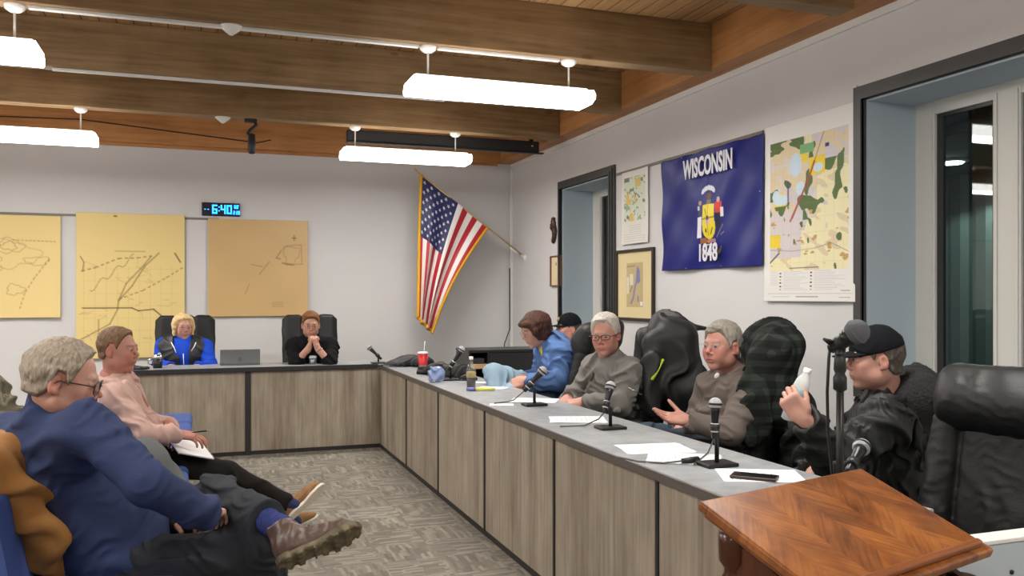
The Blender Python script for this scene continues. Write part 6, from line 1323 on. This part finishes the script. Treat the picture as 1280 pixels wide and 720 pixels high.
o = MB(); p0 = J['nk'] + f7 * .075 - off; o.tube([p0, p0 + f7 * .03 - UPV * .07, p0 + f7 * .05 - UPV * .13], .008, 6); o.build('placket', mat('dark_placket', srgb(74, 70, 66), .8), t)
F = Field(.007); legs(F, J, .085, .062, .05); cloth(t, off, 'trousers', F, M_cloth('blue_jeans', srgb(62, 78, 96), 500, .3, .1), creases(.008, .08, 9))
for a in 'LR': e = J['a' + a]; shoe(t, off, Vector((e.x + .05, e.y, 0)), Vector((e.x - .2, e.y, 0)), (0, 0, -1), M_blackmetal, M_edge)
# ---------------------------------------------------------------- 8: man with open palm
f8 = nv(-RT * .88 - FW * .42)
J = dict(pel=P(930, 556, 4.62), bel=P(922, 532, 4.6), che=P(914, 502, 4.58), nk=P(916, 470, 4.57), f=f8, sL=P(936, 491, 4.36), sR=P(888, 484, 4.76), eL=P(914, 541, 4.20), wL=P(858, 525, 4.26), eR=P(872, 522, 4.78), wR=P(850, 536, 4.52),
         hL=P(930, 556, 4.50), hR=P(928, 553, 4.70), kL=P(820, 552, 4.38), kR=P(805, 545, 4.62), aL=P(815, 660, 4.4), aR=P(800, 645, 4.6))
t, off = person('person with grey hair in a taupe quarter-zip sweater holding one palm open', J)
H = Head(P(902, 433.5, 4.5), -RT * .76 - FW * .60 + UPV * .0, 1.03)
bodymesh(t, off, J, H, SKIN['red'], [dict(w=J['wL'], d=-RT * .98 + UPV * .10 + FW * .1, n=UPV * .85 - FW * .5, side=-1, curl=(.12, .22, .28, .32), spread=.09, thumb=(.75, .75, .35), tb=.1), dict(w=J['wR'], d=-RT * .55 - FW * .5 - UPV * .45, n=-UPV * .6 + RT * .4, side=1, curl=(.9, .95, 1, 1), spread=0)], vox=.004, paint=dict(brow=(.30, .24, .2), blush=.75), neck=.062, headkw=dict(jowl=.006, nose=1.1, mouth_open=.001))
H.eyes(t, off, (-.1, 1, .0)); H.hair(t, off, M_hair('grey_hair', srgb(150, 144, 132), .25), zf=.080, zs=-.004, zb=-.070, th=.012, top=.010, recede=.006, extra=lambda F: F.cap(H.q(.035, .076, .080), H.q(-.05, .045, .092), .012, .016, .02))
H.glasses(t, off, mat('rimless_gold', (.5, .42, .34), .3, metal=.8), .025, .015, .0009, full=False)
M_tau = M_cloth('taupe_knit', srgb(106, 97, 91), 350, .25, .04); F = Field(.005); trunk(F, J, .014, bw=.165, cw=.172, shr=.064); sleeves(F, J, .016, .066, .052, .036); F.ell(tuple(J['bel'] + f8 * .06), (.15, .15, .15), k=.06)
F.torus(tuple(J['nk'] + UPV * .010), tuple(UPV + f8 * .55), .066, .017, .02, sx=(tuple(f8), 1.12))
cloth(t, off, 'sweater', F, M_tau, dsum(creases(.015, .12, 122, (.5, .2, .7)), creases(.005, .05, 123)))
F = Field(.005); F.ell(tuple(J['nk'] + f8 * .084 - UPV * .000), (.030, .030, .024), k=.01); F.torus(tuple(J['nk'] + UPV * .022), tuple(UPV + f8 * .55), .059, .008, .01); cloth(t, off, 'undershirt', F, M_sheet)
F = Field(.006); legs(F, J, .088, .066, .052); cloth(t, off, 'trousers', F, M_cloth('dark_jeans', srgb(58, 72, 84), 500, .3, .1), creases(.010, .08, 9))
for a in 'LR': e = J['a' + a]; shoe(t, off, Vector((e.x + .05, e.y, 0)), Vector((e.x - .2, e.y, 0)), (0, 0, -1), M_blackmetal, M_edge)
# ---------------------------------------------------------------- 9: capped man with bottle
f9 = nv(-RT * .96 - FW * .10)
J = dict(pel=P(1108, 618, 3.68), bel=P(1104, 585, 3.66), che=P(1102, 545, 3.65), nk=P(1112, 499, 3.66), f=f9, sL=P(1108, 528, 3.44), sR=P(1094, 520, 3.84), eL=P(1040, 572, 3.34), wL=P(1004, 523, 3.26), eR=P(1036, 590, 3.86), wR=P(1016, 592, 3.6),
         hL=P(1108, 620, 3.58), hR=P(1106, 616, 3.78), kL=P(985, 632, 3.5), kR=P(975, 622, 3.7), aL=P(985, 770, 3.5), aR=P(975, 745, 3.7))
t, off = person('person in a black cap and black shirt raising a water bottle, behind the tall microphone', J)
H = Head(P(1093, 449, 3.6), -RT * .97 + FW * .08 - UPV * .06, 1.05)
bodymesh(t, off, J, H, SKIN['pink'], [dict(w=J['wL'], d=UPV * .78 - RT * .55 + FW * .1, n=FW * .85 + RT * .45, side=1, curl=(.85, .9, .95, 1.0), spread=.02, thumb=(.75, .45, .6), tb=.5, sc=1.04), dict(w=J['wR'], d=-RT * .55 - UPV * .75, n=-FW * .3 + RT * .8, side=1, curl=(.4, .4, .45, .5), spread=.02)], vox=.004, paint=dict(brow=(.16, .12, .1), blush=.5), neck=.062, headkw=dict(jowl=.005))
H.eyes(t, off); H.hair(t, off, M_hair('salt_pepper_hair', srgb(96, 88, 80), .3), zf=.07, zs=-.004, zb=-.070, th=.008); hat = cap_hat(H, t, off, M_capb, .030)
M_bsh = mat('black_nylon_shirt', (.010, .011, .0115), .58, bump=(200, .25), var=(9, .1)); F = Field(.005); trunk(F, J, .016, bw=.160, cw=.170, shr=.064); F.cap(J['bel'], J['pel'], .17, .18, .05, flat=(tuple(f9), .85)); sleeves(F, J, .016, .066, .052, .040)
F.torus(tuple(J['nk'] + UPV * .012), tuple(UPV - f9 * .2), .070, .016, .02); F.torus(tuple(J['nk'] + UPV * .030), tuple(UPV - f9 * .2), .066, .010, .01)
cloth(t, off, 'shirt', F, M_bsh, dsum(creases(.016, .10, 131, (.6, .2, .7)), creases(.007, .045, 132)))
F = Field(.006); legs(F, J, .088, .066, .052); cloth(t, off, 'trousers', F, M_jean, creases(.01, .08, 9))
for a in 'LR': e = J['a' + a]; shoe(t, off, Vector((e.x + .05, e.y, 0)), Vector((e.x - .2, e.y, 0)), (0, 0, -1), M_blackmetal, M_edge)
rg_ = J['wL'] + nv(UPV * .78 - RT * .55) * .1
bd = nv(UPV * .93 + RT * .36); bt = thing('water_bottle', 'clear water bottle with a pale green label in the raised hand', 'bottle', J['wL'] + nv(UPV * .78 - RT * .55 + FW * .1) * .065 + nv(FW * .85 + RT * .45) * .050 - bd * .045); Mx = bd.to_track_quat('Z', 'Y').to_matrix().to_4x4()
MB().lathe([(.02, -.03), (.030, -.024), (.031, 0), (.0295, .03), (.031, .05), (.031, .11), (.027, .135), (.014, .16), (.0125, .172)], 24, Mx).build('bottle_body', mat('clear_water_plastic', (.86, .92, .92), .06, alpha=.45), bt)
MB().lathe([(.0318, .055), (.032, .056), (.032, .098), (.0318, .099)], 24, Mx).build('bottle_label', mat('aqua_label', srgb(150, 196, 196), .4), bt); MB().lathe([(.0145, .166), (.015, .168), (.015, .184), (.012, .186)], 16, Mx).build('cap', M_sheet, bt)
